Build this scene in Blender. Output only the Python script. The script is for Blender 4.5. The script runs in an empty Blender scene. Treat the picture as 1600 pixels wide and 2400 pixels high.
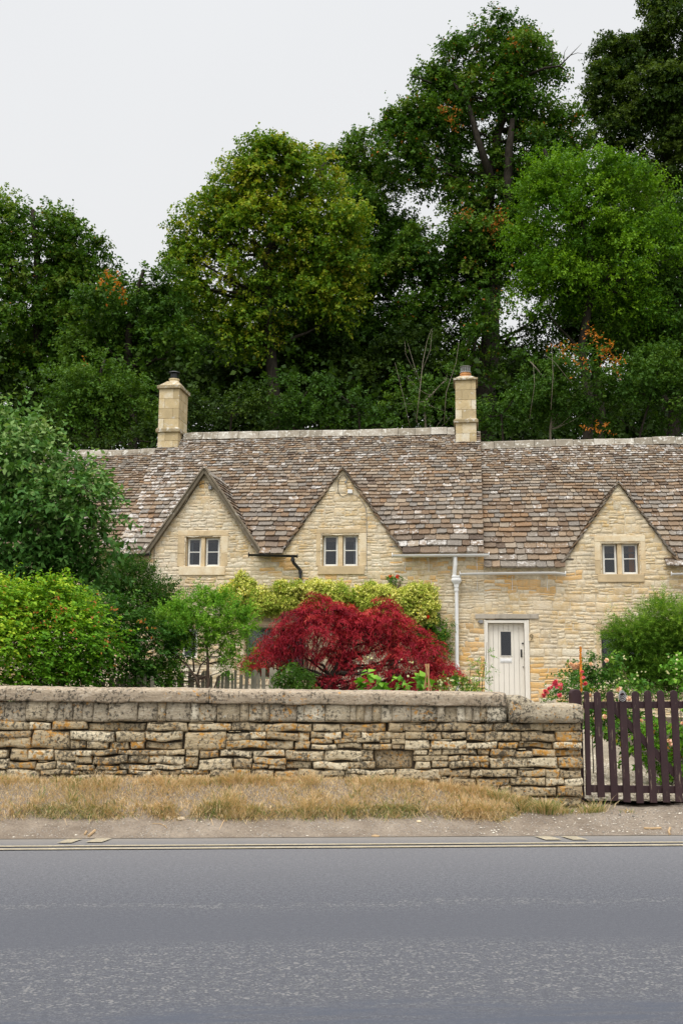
import bpy, math, random
import numpy as np
from mathutils import Vector, Matrix, noise
R = math.radians
SC = bpy.context.scene
COL = SC.collection

# ------------------------------------------------------------------ camera
FPX = 2333.0                     # focal length in pixels of the 1600x2400 photo (35 mm on 24x36)
CAM_H = 1.6
TILT = R(8.29)
ROLL = 0.0068
cam_data = bpy.data.cameras.new("camera")
cam_data.sensor_fit = 'VERTICAL'
cam_data.sensor_height = 36.0
cam_data.lens = 35.0
cam_data.clip_start = 0.05
cam_data.clip_end = 2000
cam = bpy.data.objects.new("camera", cam_data)
COL.objects.link(cam)
CM = Matrix.Rotation(R(90) + TILT, 3, 'X') @ Matrix.Rotation(ROLL, 3, 'Z')
cam.matrix_world = Matrix.Translation((0, 0, CAM_H)) @ CM.to_4x4()
SC.camera = cam
SC.view_settings.view_transform = 'Standard'
SC.view_settings.look = 'None'
SC.view_settings.exposure = 0.16
SC.view_settings.gamma = 1.0
SC.cycles.max_bounces = 6
SC.cycles.diffuse_bounces = 3
SC.cycles.transparent_max_bounces = 12
SC.cycles.caustics_reflective = False
SC.cycles.caustics_refractive = False

# ------------------------------------------------------------------ overcast sky and soft sun
SUN_EL, SUN_AZ = R(60), R(205)    # azimuth clockwise from +Y; behind the camera, a little left
world = bpy.data.worlds.new("World")
SC.world = world
world.use_nodes = True
wn = world.node_tree
for n in list(wn.nodes):
    wn.nodes.remove(n)
wo = wn.nodes.new('ShaderNodeOutputWorld')
bg = wn.nodes.new('ShaderNodeBackground')
bg.inputs['Strength'].default_value = 1.0
sky = wn.nodes.new('ShaderNodeTexSky')
sky.sky_type = 'NISHITA'
sky.sun_disc = False
sky.sun_elevation = SUN_EL
sky.sun_rotation = SUN_AZ
sky.air_density = 1.5
sky.dust_density = 4.0
skys = wn.nodes.new('ShaderNodeVectorMath'); skys.operation = 'SCALE'
skys.inputs['Scale'].default_value = 0.012
wn.links.new(sky.outputs[0], skys.inputs[0])
tc = wn.nodes.new('ShaderNodeTexCoord')
sp = wn.nodes.new('ShaderNodeSeparateXYZ')
wn.links.new(tc.outputs['Generated'], sp.inputs[0])
r1 = wn.nodes.new('ShaderNodeValToRGB')            # cloud deck, brighter towards the zenith
cr = r1.color_ramp
cr.elements[0].position = 0.0; cr.elements[0].color = (.66, .657, .652, 1)
cr.elements[1].position = 1.0; cr.elements[1].color = (3.0, 3.0, 3.0, 1)
e = cr.elements.new(0.25); e.color = (.715, .712, .706, 1)
e = cr.elements.new(0.62); e.color = (.73, .735, .742, 1)
e = cr.elements.new(0.80); e.color = (1.9, 1.92, 1.97, 1)
wn.links.new(sp.outputs['Z'], r1.inputs[0])
r2 = wn.nodes.new('ShaderNodeMapRange')            # the half of the sky behind the camera is the bright one
r2.inputs['From Min'].default_value = 0.0
r2.inputs['From Max'].default_value = -0.9
r2.inputs['To Min'].default_value = 1.0
r2.inputs['To Max'].default_value = 1.5
wn.links.new(sp.outputs['Y'], r2.inputs['Value'])
nz = wn.nodes.new('ShaderNodeTexNoise')
nz.inputs['Scale'].default_value = 2.3
nz.inputs['Detail'].default_value = 3
wn.links.new(tc.outputs['Generated'], nz.inputs['Vector'])
r3 = wn.nodes.new('ShaderNodeMapRange')
r3.inputs['From Min'].default_value = .3; r3.inputs['From Max'].default_value = .7
r3.inputs['To Min'].default_value = .985; r3.inputs['To Max'].default_value = 1.015
wn.links.new(nz.outputs[0], r3.inputs['Value'])
mm = wn.nodes.new('ShaderNodeMath'); mm.operation = 'MULTIPLY'
wn.links.new(r2.outputs[0], mm.inputs[0]); wn.links.new(r3.outputs[0], mm.inputs[1])
sc2 = wn.nodes.new('ShaderNodeVectorMath'); sc2.operation = 'SCALE'
wn.links.new(r1.outputs[0], sc2.inputs[0]); wn.links.new(mm.outputs[0], sc2.inputs['Scale'])
ad = wn.nodes.new('ShaderNodeVectorMath'); ad.operation = 'ADD'
wn.links.new(sc2.outputs[0], ad.inputs[0]); wn.links.new(skys.outputs[0], ad.inputs[1])
wn.links.new(ad.outputs[0], bg.inputs['Color'])
wn.links.new(bg.outputs[0], wo.inputs['Surface'])

sun_data = bpy.data.lights.new("sun", 'SUN')
sun_data.energy = 1.5
sun_data.angle = R(22)
sun_data.color = (1.0, .965, .91)
sun = bpy.data.objects.new("sun", sun_data)
COL.objects.link(sun)
sd = Vector((math.sin(SUN_AZ) * math.cos(SUN_EL), math.cos(SUN_AZ) * math.cos(SUN_EL), math.sin(SUN_EL)))
sun.rotation_euler = sd.to_track_quat('Z', 'Y').to_euler()

# ------------------------------------------------------------------ measuring helpers
CP = Vector((0, 0, CAM_H))
def ray(px, py):
    return CM @ Vector(((px - 800) / FPX, (1200 - py) / FPX, -1.0))
def at_depth(px, py, Y):
    d = ray(px, py)
    return CP + d * (Y / d.y)
class Frame:
    """A survey frame standing in the world: x along a front, y away from the viewer, z up."""
    def __init__(s, ox, oy, deg):
        s.O = Vector((ox, oy, 0)); s.a = R(deg)
        s.u = Vector((math.cos(s.a), math.sin(s.a), 0)); s.n = Vector((-math.sin(s.a), math.cos(s.a), 0))
    def front(s, px, py, c=0.0):          # where the sight line meets the plane y = c of the frame
        d = ray(px, py)
        t = (c - (CP - s.O).dot(s.n)) / d.dot(s.n)
        p = CP + d * t - s.O
        return p.dot(s.u), p.z
    def ground(s, px, py, z=0.0):
        d = ray(px, py)
        p = CP + d * ((z - CAM_H) / d.z) - s.O
        return p.dot(s.u), p.dot(s.n)
    def world(s, x, y, z=0.0):
        return s.O + s.u * x + s.n * y + Vector((0, 0, z))
H = Frame(3.76, 22.5, -7.5)               # the cottage front
W = Frame(2.42, 10.2, 4.0)                # the garden wall and the road

def nz3(x, y, z, s=1.0, o=0.0):
    return noise.noise(Vector((x * s + o, y * s + o * 1.7, z * s - o)))

# ------------------------------------------------------------------ object helpers
def tag(o, label=None, cat=None, group=None, kind=None):
    if label: o['label'] = label
    if cat: o['category'] = cat
    if group: o['group'] = group
    if kind: o['kind'] = kind
    return o
def link(o, parent=None):
    COL.objects.link(o)
    if parent is not None: o.parent = parent
    return o
def empty(name, loc=(0, 0, 0), rz=0.0):
    o = bpy.data.objects.new(name, None)
    o.empty_display_size = .3
    o.location = loc; o.rotation_euler = (0, 0, rz)
    return link(o)
def rooted(name, frame, x=0.0, y=0.0, z=0.0):
    return empty(name, frame.world(x, y, z), frame.a)

class MB:
    def __init__(s):
        s.v = []; s.f = []; s.r = []; s.t = []
    def add(s, vs, fs, r=0.5, t=0.5):
        o = len(s.v)
        s.v.extend(vs)
        for f in fs:
            s.f.append([i + o for i in f]); s.r.append(r); s.t.append(t)
    def box(s, x0, x1, y0, y1, z0, z1, r=0.5, t=0.5):
        s.add([(x0, y0, z0), (x1, y0, z0), (x1, y1, z0), (x0, y1, z0), (x0, y0, z1), (x1, y0, z1), (x1, y1, z1), (x0, y1, z1)],
              [(3, 2, 1, 0), (4, 5, 6, 7), (0, 1, 5, 4), (1, 2, 6, 5), (2, 3, 7, 6), (3, 0, 4, 7)], r, t)
    def frustum(s, x0, x1, y0, y1, z0, X0, X1, Y0, Y1, z1, r=0.5):
        s.add([(x0, y0, z0), (x1, y0, z0), (x1, y1, z0), (x0, y1, z0), (X0, Y0, z1), (X1, Y0, z1), (X1, Y1, z1), (X0, Y1, z1)],
              [(3, 2, 1, 0), (4, 5, 6, 7), (0, 1, 5, 4), (1, 2, 6, 5), (2, 3, 7, 6), (3, 0, 4, 7)], r)
    def prism_y(s, pts, y0, y1, r=0.5, t=0.5):       # outline in x,z (counter-clockwise seen from -y) pushed from y0 to y1
        n = len(pts)
        vs = [(p[0], y0, p[1]) for p in pts] + [(p[0], y1, p[1]) for p in pts]
        fs = [tuple(range(n)), tuple(range(2 * n - 1, n - 1, -1))]
        for i in range(n):
            j = (i + 1) % n
            fs.append((i, n + i, n + j, j))
        s.add(vs, fs, r, t)
    def tube(s, pts, rad, sides=8, r=0.5, cap=True):
        pts = [Vector(p) for p in pts]
        if not hasattr(rad, '__len__'): rad = [rad] * len(pts)
        n = len(pts); vs = []
        up = Vector((0, 0, 1))
        prev = None
        for i, p in enumerate(pts):
            d = (pts[min(i + 1, n - 1)] - pts[max(i - 1, 0)])
            d = d.normalized() if d.length > 1e-9 else Vector((0, 0, 1))
            if prev is None:
                a = d.cross(up)
                if a.length < .1: a = d.cross(Vector((1, 0, 0)))
            else:
                a = prev - d * prev.dot(d)
                if a.length < 1e-4: a = d.cross(up)
            a.normalize(); prev = a
            b = d.cross(a)
            for k in range(sides):
                an = 2 * math.pi * k / sides
                vs.append(tuple(p + (a * math.cos(an) + b * math.sin(an)) * rad[i]))
        fs = []
        for i in range(n - 1):
            for k in range(sides):
                k2 = (k + 1) % sides
                fs.append((i * sides + k, (i + 1) * sides + k, (i + 1) * sides + k2, i * sides + k2))
        if cap:
            fs.append(tuple(range(sides))); fs.append(tuple(range(n * sides - 1, (n - 1) * sides - 1, -1)))
        s.add(vs, fs, r)
    def lathe(s, cx, cy, prof, sides=16, r=0.5):      # prof: list of (radius, z)
        vs = []; fs = []
        for rr, z in prof:
            for k in range(sides):
                a = 2 * math.pi * k / sides
                vs.append((cx + rr * math.cos(a), cy + rr * math.sin(a), z))
        for i in range(len(prof) - 1):
            for k in range(sides):
                k2 = (k + 1) % sides
                fs.append((i * sides + k, i * sides + k2, (i + 1) * sides + k2, (i + 1) * sides + k))
        fs.append(tuple(range(sides - 1, -1, -1))); fs.append(tuple(range((len(prof) - 1) * sides, len(prof) * sides)))
        s.add(vs, fs, r)
    def build(s, name, mat, parent=None, smooth=False, bevel=0.0, loc=None, rz=None):
        me = bpy.data.meshes.new(name)
        me.from_pydata([tuple(v) for v in s.v], [], s.f)
        me.materials.append(mat)
        a = me.attributes.new('rnd', 'FLOAT', 'FACE'); a.data.foreach_set('value', s.r)
        a = me.attributes.new('tone', 'FLOAT', 'FACE'); a.data.foreach_set('value', s.t)
        if smooth: me.polygons.foreach_set('use_smooth', [True] * len(me.polygons))
        me.update()
        o = bpy.data.objects.new(name, me)
        if loc is not None: o.location = loc
        if rz is not None: o.rotation_euler = (0, 0, rz)
        link(o, parent)
        if bevel:
            m = o.modifiers.new('soft edges', 'BEVEL'); m.width = bevel; m.segments = 2; m.limit_method = 'ANGLE'
        return o

def np_mesh(name, verts, quads, val, mat, parent=None, loc=None, smooth=False):
    me = bpy.data.meshes.new(name)
    nv, nf = len(verts), len(quads)
    me.vertices.add(nv); me.vertices.foreach_set('co', np.ascontiguousarray(verts, dtype=np.float32).ravel())
    k = quads.shape[1]
    me.loops.add(nf * k); me.loops.foreach_set('vertex_index', np.ascontiguousarray(quads, dtype=np.int32).ravel())
    me.polygons.add(nf); me.polygons.foreach_set('loop_start', np.arange(nf, dtype=np.int32) * k)
    a = me.attributes.new('val', 'FLOAT', 'FACE'); a.data.foreach_set('value', np.ascontiguousarray(val, dtype=np.float32))
    me.update(calc_edges=True)
    me.materials.append(mat)
    if smooth: me.polygons.foreach_set('use_smooth', np.ones(nf, dtype=bool))
    o = bpy.data.objects.new(name, me)
    if loc is not None: o.location = loc
    return link(o, parent)

# ------------------------------------------------------------------ materials
def new_mat(name, rough=.8, spec=.3):
    m = bpy.data.materials.new(name); m.use_nodes = True
    nt = m.node_tree; b = nt.nodes['Principled BSDF']
    b.inputs['Roughness'].default_value = rough
    b.inputs['Specular IOR Level'].default_value = spec
    return m, nt, b
def node(nt, t, ins=None, **kw):
    n = nt.nodes.new('ShaderNode' + t)
    for k, v in kw.items(): setattr(n, k, v)
    for k, v in (ins or {}).items():
        if hasattr(v, 'is_output') or hasattr(v, 'links'): nt.links.new(v, n.inputs[k])
        else: n.inputs[k].default_value = v
    return n
def ramp(nt, fac, stops, interp='LINEAR'):
    n = nt.nodes.new('ShaderNodeValToRGB'); cr = n.color_ramp; cr.interpolation = interp
    while len(cr.elements) < len(stops): cr.elements.new(.5)
    for el, (p, c) in zip(cr.elements, stops):
        el.position = p
        el.color = tuple(c) + (1,) if hasattr(c, '__len__') else (c, c, c, 1)
    nt.links.new(fac, n.inputs[0]); return n.outputs[0]
def mixc(nt, fac, a, b, mode='MIX'):
    n = nt.nodes.new('ShaderNodeMix'); n.data_type = 'RGBA'; n.blend_type = mode
    for k, v in ((0, fac), (6, a), (7, b)):
        if hasattr(v, 'links'): nt.links.new(v, n.inputs[k])
        elif k == 0: n.inputs[0].default_value = v
        else: n.inputs[k].default_value = tuple(v) + (1,)
    return n.outputs[2]
def math_(nt, op, a, b=0.0, c=None, clamp=False):
    n = nt.nodes.new('ShaderNodeMath'); n.operation = op; n.use_clamp = clamp
    for i, v in enumerate((a, b) if c is None else (a, b, c)):
        if hasattr(v, 'links'): nt.links.new(v, n.inputs[i])
        else: n.inputs[i].default_value = v
    return n.outputs[0]
def attr(nt, name):
    return node(nt, 'Attribute', attribute_name=name).outputs['Fac']
def ocoord(nt, scale=(1, 1, 1), loc=(0, 0, 0), kind='Object'):
    t = node(nt, 'TexCoord')
    m = node(nt, 'Mapping', {'Vector': t.outputs[kind], 'Scale': scale, 'Location': loc})
    return m.outputs[0]
def noise_(nt, vec, scale, detail=4, rough=.6, dist=0.0):
    return node(nt, 'TexNoise', {'Vector': vec, 'Scale': scale, 'Detail': detail, 'Roughness': rough, 'Distortion': dist}).outputs[0]
def bump(nt, b, h, strength=.5, dist=.01):
    n = node(nt, 'Bump', {'Height': h, 'Strength': strength, 'Distance': dist})
    nt.links.new(n.outputs[0], b.inputs['Normal'])

def flat_mat(name, col, rough=.6, spec=.4, var=.12, vs=6.0, bs=0.0):
    m, nt, b = new_mat(name, rough, spec)
    v = ocoord(nt)
    n = noise_(nt, v, vs, 5)
    lo = tuple(c * (1 - var) for c in col); hi = tuple(min(1, c * (1 + var)) for c in col)
    nt.links.new(ramp(nt, n, [(.3, lo), (.7, hi)]), b.inputs['Base Color'])
    if bs: bump(nt, b, noise_(nt, v, vs * 8, 3), bs, .004)
    return m

def leaf_mat(name, stops, rough=.5, trans=.28, spec=.35):
    rough = max(rough, .6); spec *= .3
    stops = [(p, (c[0] * 1.08, c[1] * 1.04, c[2] * .72)) for p, c in stops] if trans > .01 else stops
    m, nt, b = new_mat(name, rough, spec)
    c = ramp(nt, attr(nt, 'val'), stops)
    nt.links.new(c, b.inputs['Base Color'])
    tr = node(nt, 'BsdfTranslucent')
    tcol = mixc(nt, 1.0, c, (1.25, 1.3, .55), 'MULTIPLY')
    nt.links.new(tcol, tr.inputs['Color'])
    mx = node(nt, 'MixShader', {0: trans, 1: b.outputs[0], 2: tr.outputs[0]})
    nt.links.new(mx.outputs[0], nt.nodes['Material Output'].inputs['Surface'])
    return m

def rubble_mat():
    m, nt, b = new_mat('cottage_rubble', .9, .15)
    v = ocoord(nt)
    r = attr(nt, 'rnd')
    base = ramp(nt, r, [(0, (.52, .38, .20)), (.18, (.66, .53, .33)), (.36, (.72, .61, .42)), (.5, (.62, .44, .20)),
                        (.62, (.76, .67, .49)), (.78, (.55, .46, .32)), (.9, (.78, .71, .55)), (1, (.66, .43, .17))])
    big = noise_(nt, v, .9, 3)
    base = mixc(nt, ramp(nt, big, [(.42, 0), (.66, .5)]), base, (.70, .46, .18))
    pale = noise_(nt, ocoord(nt, loc=(7, 3, 1)), 1.1, 3)
    base = mixc(nt, ramp(nt, pale, [(.45, 0), (.68, .65)]), base, (.84, .78, .66))
    fine = noise_(nt, ocoord(nt, (1, 1, 3.2)), 14, 6, .7)
    base = mixc(nt, ramp(nt, fine, [(.30, .75), (.55, 0)]), base, (.38, .29, .17))
    base = mixc(nt, ramp(nt, fine, [(.58, 0), (.8, .4)]), base, (.80, .74, .62))
    sm = noise_(nt, ocoord(nt, (1, 1, 1.5), (6, 0, 2)), 7, 6, .75)
    base = mixc(nt, ramp(nt, sm, [(.50, 0), (.62, .75)]), base, (.76, .69, .55))
    och = noise_(nt, ocoord(nt, (1, 1, 1.6), (2, 5, 2)), 3.5, 5, .7)
    base = mixc(nt, ramp(nt, och, [(.58, 0), (.68, .6)]), base, (.60, .36, .13))
    tn = attr(nt, 'tone')
    base = mixc(nt, math_(nt, 'MULTIPLY', ramp(nt, tn, [(.85, 0), (.95, 1)]), ramp(nt, fine, [(.35, .35), (.6, .85)])), base, (.68, .38, .10))
    grime = noise_(nt, ocoord(nt, (1, 1, .5), (3, 0, 9)), 1.7, 6, .75)
    base = mixc(nt, ramp(nt, grime, [(.50, 0), (.72, .75)]), base, (.36, .31, .235))
    nt.links.new(base, b.inputs['Base Color'])
    bump(nt, b, fine, .8, .02)
    return m
def mortar_mat():
    m, nt, b = new_mat('lime_mortar', .95, .1)
    v = ocoord(nt)
    n = noise_(nt, v, 22, 6, .7)
    g = noise_(nt, v, 1.3, 3)
    c = ramp(nt, n, [(.3, (.50, .41, .28)), (.7, (.72, .63, .47))])
    c = mixc(nt, ramp(nt, g, [(.4, 0), (.7, .5)]), c, (.36, .29, .19))
    nt.links.new(c, b.inputs['Base Color']); bump(nt, b, n, .6, .01)
    return m
def dressed_mat(name='dressed_stone', a=(.66, .51, .31), c=(.76, .66, .48), lich=.0):
    m, nt, b = new_mat(name, .88, .15)
    v = ocoord(nt)
    n = noise_(nt, v, 3.2, 6, .65)
    f = noise_(nt, v, 60, 4, .7)
    r = attr(nt, 'rnd')
    k = math_(nt, 'ADD', math_(nt, 'MULTIPLY', n, .8), math_(nt, 'MULTIPLY', math_(nt, 'SUBTRACT', r, .5), .35))
    col = ramp(nt, k, [(.25, tuple(x * .75 for x in a)), (.42, a), (.6, c), (.75, tuple(min(1, x * 1.15) for x in c))])
    col = mixc(nt, ramp(nt, f, [(.3, .5), (.5, 0)]), col, (.30, .24, .15))
    if lich:
        w = noise_(nt, ocoord(nt, loc=(5, 5, 5)), 9, 6, .75)
        col = mixc(nt, ramp(nt, w, [(.62 - lich * .2, 0), (.70 - lich * .2, .85)]), col, (.62, .60, .54))
        d = noise_(nt, ocoord(nt, loc=(1, 9, 5)), 11, 6, .75)
        col = mixc(nt, ramp(nt, d, [(.60, 0), (.68, .75)]), col, (.12, .11, .09))
    nt.links.new(col, b.inputs['Base Color'])
    bump(nt, b, f, .35, .006)
    return m
def slate_mat():
    m, nt, b = new_mat('stone_roof_slates', .85, .25)
    v = ocoord(nt)
    r = attr(nt, 'rnd')
    t = attr(nt, 'tone')
    base = ramp(nt, r, [(0, (.078, .054, .038)), (.14, (.185, .118, .068)), (.3, (.225, .160, .102)), (.45, (.145, .100, .066)),
                        (.6, (.225, .190, .150)), (.75, (.17, .150, .128)), (.88, (.30, .235, .165)), (1, (.215, .125, .062))])
    f = noise_(nt, v, 26, 6, .7)
    base = mixc(nt, ramp(nt, f, [(.3, .55), (.55, 0)]), base, (.05, .038, .03))
    base = mixc(nt, ramp(nt, f, [(.52, 0), (.75, .35)]), base, (.33, .28, .22))
    w = noise_(nt, ocoord(nt, loc=(2, 7, 4)), 11, 8, .78, .3)
    k = math_(nt, 'ADD', w, math_(nt, 'MULTIPLY', math_(nt, 'SUBTRACT', t, .5), .26))
    base = mixc(nt, ramp(nt, k, [(.59, 0), (.67, .8)]), base, (.55, .525, .49))
    w2 = noise_(nt, ocoord(nt, loc=(9, 1, 1)), 30, 4, .6)
    base = mixc(nt, ramp(nt, w2, [(.66, 0), (.70, .8)]), base, (.62, .58, .50))
    nt.links.new(base, b.inputs['Base Color'])
    bump(nt, b, f, .8, .02)
    return m
def drystone_mat(name='lichened_limestone', pal=None, orange=0.0, black=0.0):
    m, nt, b = new_mat(name, .92, .1)
    v = ocoord(nt)
    r = attr(nt, 'rnd')
    base = ramp(nt, r, pal or [(0, (.37, .28, .165)), (.3, (.51, .405, .25)), (.5, (.43, .345, .215)), (.75, (.62, .515, .34)), (1, (.75, .65, .46))])
    f = noise_(nt, ocoord(nt, (1, 1, 2.0)), 24, 7, .72)
    base = mixc(nt, ramp(nt, f, [(.30, .6), (.50, 0)]), base, (.21, .165, .11))
    base = mixc(nt, ramp(nt, f, [(.52, 0), (.75, .55)]), base, (.72, .67, .55))
    blk = noise_(nt, ocoord(nt, loc=(4, 1, 2)), 30, 6, .75)
    zone = noise_(nt, ocoord(nt, loc=(8, 1, 2)), 2.6, 3)
    kb = math_(nt, 'ADD', blk, math_(nt, 'MULTIPLY', zone, .35))
    base = mixc(nt, ramp(nt, kb, [(.675 + black, 0), (.735 + black, .85)]), base, (.06, .054, .044))
    org = noise_(nt, ocoord(nt, loc=(1, 6, 2)), 22, 6, .7, .3)
    zo = noise_(nt, ocoord(nt, loc=(3, 8, 7)), 2.2, 3)
    t = attr(nt, 'tone')
    ko = math_(nt, 'ADD', math_(nt, 'ADD', org, math_(nt, 'MULTIPLY', zo, .35)), math_(nt, 'MULTIPLY', math_(nt, 'SUBTRACT', t, .5), .10))
    base = mixc(nt, ramp(nt, ko, [(.75 + orange, 0), (.81 + orange, .85)]), base, (.54, .26, .045))
    wh = noise_(nt, ocoord(nt, loc=(6, 2, 3)), 15, 5, .7)
    base = mixc(nt, ramp(nt, wh, [(.64, 0), (.70, .6)]), base, (.70, .69, .62))
    nt.links.new(base, b.inputs['Base Color'])
    bump(nt, b, math_(nt, 'ADD', f, math_(nt, 'MULTIPLY', blk, .6)), 1.0, .02)
    return m
def asphalt_mat():
    m, nt, b = new_mat('worn_asphalt', .85, .3)
    t = node(nt, 'TexCoord').outputs['Object']
    sep = node(nt, 'SeparateXYZ', {0: t})
    grain = noise_(nt, t, 85, 4, .85)
    mid_ = noise_(nt, ocoord(nt, (.8, 1.3, 1)), 34, 4, .75)
    vor = node(nt, 'TexVoronoi', {'Vector': t, 'Scale': 62.0})
    patch = noise_(nt, ocoord(nt, (.35, 1.6, 1)), 2.2, 6, .7)
    g2 = math_(nt, 'ADD', math_(nt, 'MULTIPLY', grain, .6), math_(nt, 'MULTIPLY', mid_, .4))
    col = ramp(nt, g2, [(.36, (.028, .030, .036)), (.49, (.076, .079, .091)), (.62, (.160, .163, .174))])
    col = mixc(nt, ramp(nt, vor.outputs['Distance'], [(.14, .35), (.30, 0)]), col, (.30, .295, .285))
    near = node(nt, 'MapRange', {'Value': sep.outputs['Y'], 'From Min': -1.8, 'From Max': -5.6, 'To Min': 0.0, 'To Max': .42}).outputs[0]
    col = mixc(nt, near, col, (.060, .062, .072))  # lens vignette painted into the colour: asphalt darkens towards the viewer
    col = mixc(nt, ramp(nt, patch, [(.35, .40), (.6, 0)]), col, (.080, .082, .092))
    # bands worn by the traffic: y of the road runs away from the viewer
    wob = math_(nt, 'MULTIPLY', math_(nt, 'SUBTRACT', noise_(nt, ocoord(nt, (.5, 1, 1)), 1.4, 4), .5), .55)
    y = math_(nt, 'ADD', sep.outputs['Y'], wob)
    def band(c, w):
        d = math_(nt, 'ABSOLUTE', math_(nt, 'SUBTRACT', y, c))
        return ramp(nt, math_(nt, 'DIVIDE', d, w), [(.55, 1), (1, 0)])
    dark = band(-3.74, .42)
    col = mixc(nt, math_(nt, 'MULTIPLY', dark, .6), col, (.074, .077, .089))
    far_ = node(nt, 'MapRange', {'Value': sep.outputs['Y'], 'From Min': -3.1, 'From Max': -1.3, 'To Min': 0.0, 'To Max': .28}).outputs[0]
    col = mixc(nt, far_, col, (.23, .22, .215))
    dark2 = band(-5.42, .42)
    col = mixc(nt, math_(nt, 'MULTIPLY', math_(nt, 'MULTIPLY', dark2, .8), ramp(nt, noise_(nt, ocoord(nt, (.3, 2.2, 1)), 6, 5, .7), [(.42, 0), (.58, 1)])), col, (.062, .07, .09))
    chips = node(nt, 'TexVoronoi', {'Vector': ocoord(nt, (.8, 1, 1)), 'Scale': 58.0, 'Randomness': 1.0})
    cz = noise_(nt, ocoord(nt, (.8, 1.5, 1)), 11, 7, .85)
    chip = math_(nt, 'MULTIPLY', ramp(nt, chips.outputs['Distance'], [(.34, .8), (.50, 0)]), ramp(nt, cz, [(.48, 0), (.53, 1)]))
    cm = math_(nt, 'ADD', math_(nt, 'MULTIPLY', band(-4.62, .62), .95), math_(nt, 'MULTIPLY', band(-3.20, .09), .9), clamp=True)
    col = mixc(nt, math_(nt, 'MULTIPLY', math_(nt, 'MULTIPLY', chip, cm), .62), col, (.30, .29, .27))
    edge = ramp(nt, math_(nt, 'ADD', sep.outputs['Y'], math_(nt, 'MULTIPLY', wob, .25)), [(0, 0), (1, 0)])
    d = math_(nt, 'ADD', sep.outputs['Y'], math_(nt, 'MULTIPLY', wob, .35))
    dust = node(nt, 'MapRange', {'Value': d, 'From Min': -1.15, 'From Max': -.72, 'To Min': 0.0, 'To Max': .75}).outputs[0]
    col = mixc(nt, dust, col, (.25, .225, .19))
    nt.links.new(col, b.inputs['Base Color'])
    hh = math_(nt, 'ADD', grain, math_(nt, 'MULTIPLY', chip, cm))
    bump(nt, b, hh, .55, .006)
    return m
def dirt_mat(name, lo, hi, st, grav=.3):
    m, nt, b = new_mat(name, .95, .1)
    v = ocoord(nt)
    n = noise_(nt, v, 2.4, 7, .7)
    f = noise_(nt, v, 45, 5, .75)
    col = ramp(nt, n, [(.32, lo), (.68, hi)])
    col = mixc(nt, ramp(nt, f, [(.36, .6), (.52, 0)]), col, tuple(c * .55 for c in lo))
    vo = node(nt, 'TexVoronoi', {'Vector': v, 'Scale': 38.0})
    z = noise_(nt, ocoord(nt, loc=(2, 2, 2)), 3.0, 4)
    g = math_(nt, 'MULTIPLY', ramp(nt, vo.outputs['Distance'], [(.22, 1), (.34, 0)]), ramp(nt, z, [(.5 - grav * .3, 0), (.62 - grav * .2, 1)]))
    cc = mixc(nt, .5, vo.outputs['Color'], st)
    bw = node(nt, 'RGBToBW', {0: cc}).outputs[0]
    cc = mixc(nt, .75, bw, st)
    col = mixc(nt, math_(nt, 'MULTIPLY', g, .75), col, cc)
    nt.links.new(col, b.inputs['Base Color'])
    bump(nt, b, math_(nt, 'ADD', math_(nt, 'MULTIPLY', f, .7), g), .8, .012)
    return m
def bark_mat(name='bark', a=(.035, .03, .022), c=(.13, .11, .08)):
    m, nt, b = new_mat(name, .95, .1)
    n = noise_(nt, ocoord(nt, (1, 1, .25)), 14, 6, .7)
    nt.links.new(ramp(nt, n, [(.3, a), (.7, c)]), b.inputs['Base Color'])
    bump(nt, b, n, .8, .02)
    return m
def worn_paint_mat(name, col, under, amt=.60):
    m, nt, b = new_mat(name, .6, .3)
    n = noise_(nt, ocoord(nt, (9, 9, .8)), 5, 6, .75)
    n2 = noise_(nt, ocoord(nt, (1, 1, .6)), 7, 4, .6)
    c = ramp(nt, n2, [(.3, tuple(x * .8 for x in col)), (.7, tuple(x * 1.25 for x in col))])
    c = mixc(nt, ramp(nt, n, [(amt, 0), (amt + .05, .8)]), c, under)
    nt.links.new(c, b.inputs['Base Color'])
    bump(nt, b, n, .4, .004)
    return m
def glass_mat():
    m = bpy.data.materials.new('window_glass'); m.use_nodes = True
    nt = m.node_tree; nt.nodes.remove(nt.nodes['Principled BSDF'])
    fr = node(nt, 'Fresnel', {'IOR': 1.5})
    k = math_(nt, 'ADD', math_(nt, 'MULTIPLY', fr.outputs[0], 1.1), .012, clamp=True)
    tr = node(nt, 'BsdfTransparent', {'Color': (.75, .78, .78, 1)})
    gl = node(nt, 'BsdfGlossy', {'Color': (.9, .93, 1, 1), 'Roughness': .02})
    mx = node(nt, 'MixShader', {0: k, 1: tr.outputs[0], 2: gl.outputs[0]})
    nt.links.new(mx.outputs[0], nt.nodes['Material Output'].inputs['Surface'])
    return m

M = {}
M['rubble'] = rubble_mat(); M['mortar'] = mortar_mat()
M['dressed'] = dressed_mat()
M['chimney'] = dressed_mat('chimney_ashlar', (.60, .47, .27), (.70, .63, .49), .22)
M['chimney_ledge'] = dressed_mat('chimney_ledges', (.34, .27, .16), (.52, .43, .29), .5)
M['slate'] = slate_mat()
M['ridge'] = dressed_mat('ridge_stone', (.27, .235, .185), (.42, .39, .34), .42)
M['drystone'] = drystone_mat()
M['coping'] = drystone_mat('mortared_coping', [(0, (.36, .285, .205)), (.5, (.41, .33, .24)), (1, (.46, .37, .27))], .055, .03)
M['upright'] = drystone_mat('upright_stones', [(0, (.37, .31, .225)), (.4, (.47, .405, .30)), (.7, (.41, .33, .215)), (1, (.70, .63, .49))], .035, .015)
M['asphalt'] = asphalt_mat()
M['dirt'] = dirt_mat('roadside_dirt', (.165, .130, .098), (.30, .25, .195), (.38, .34, .29), .35)
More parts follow.
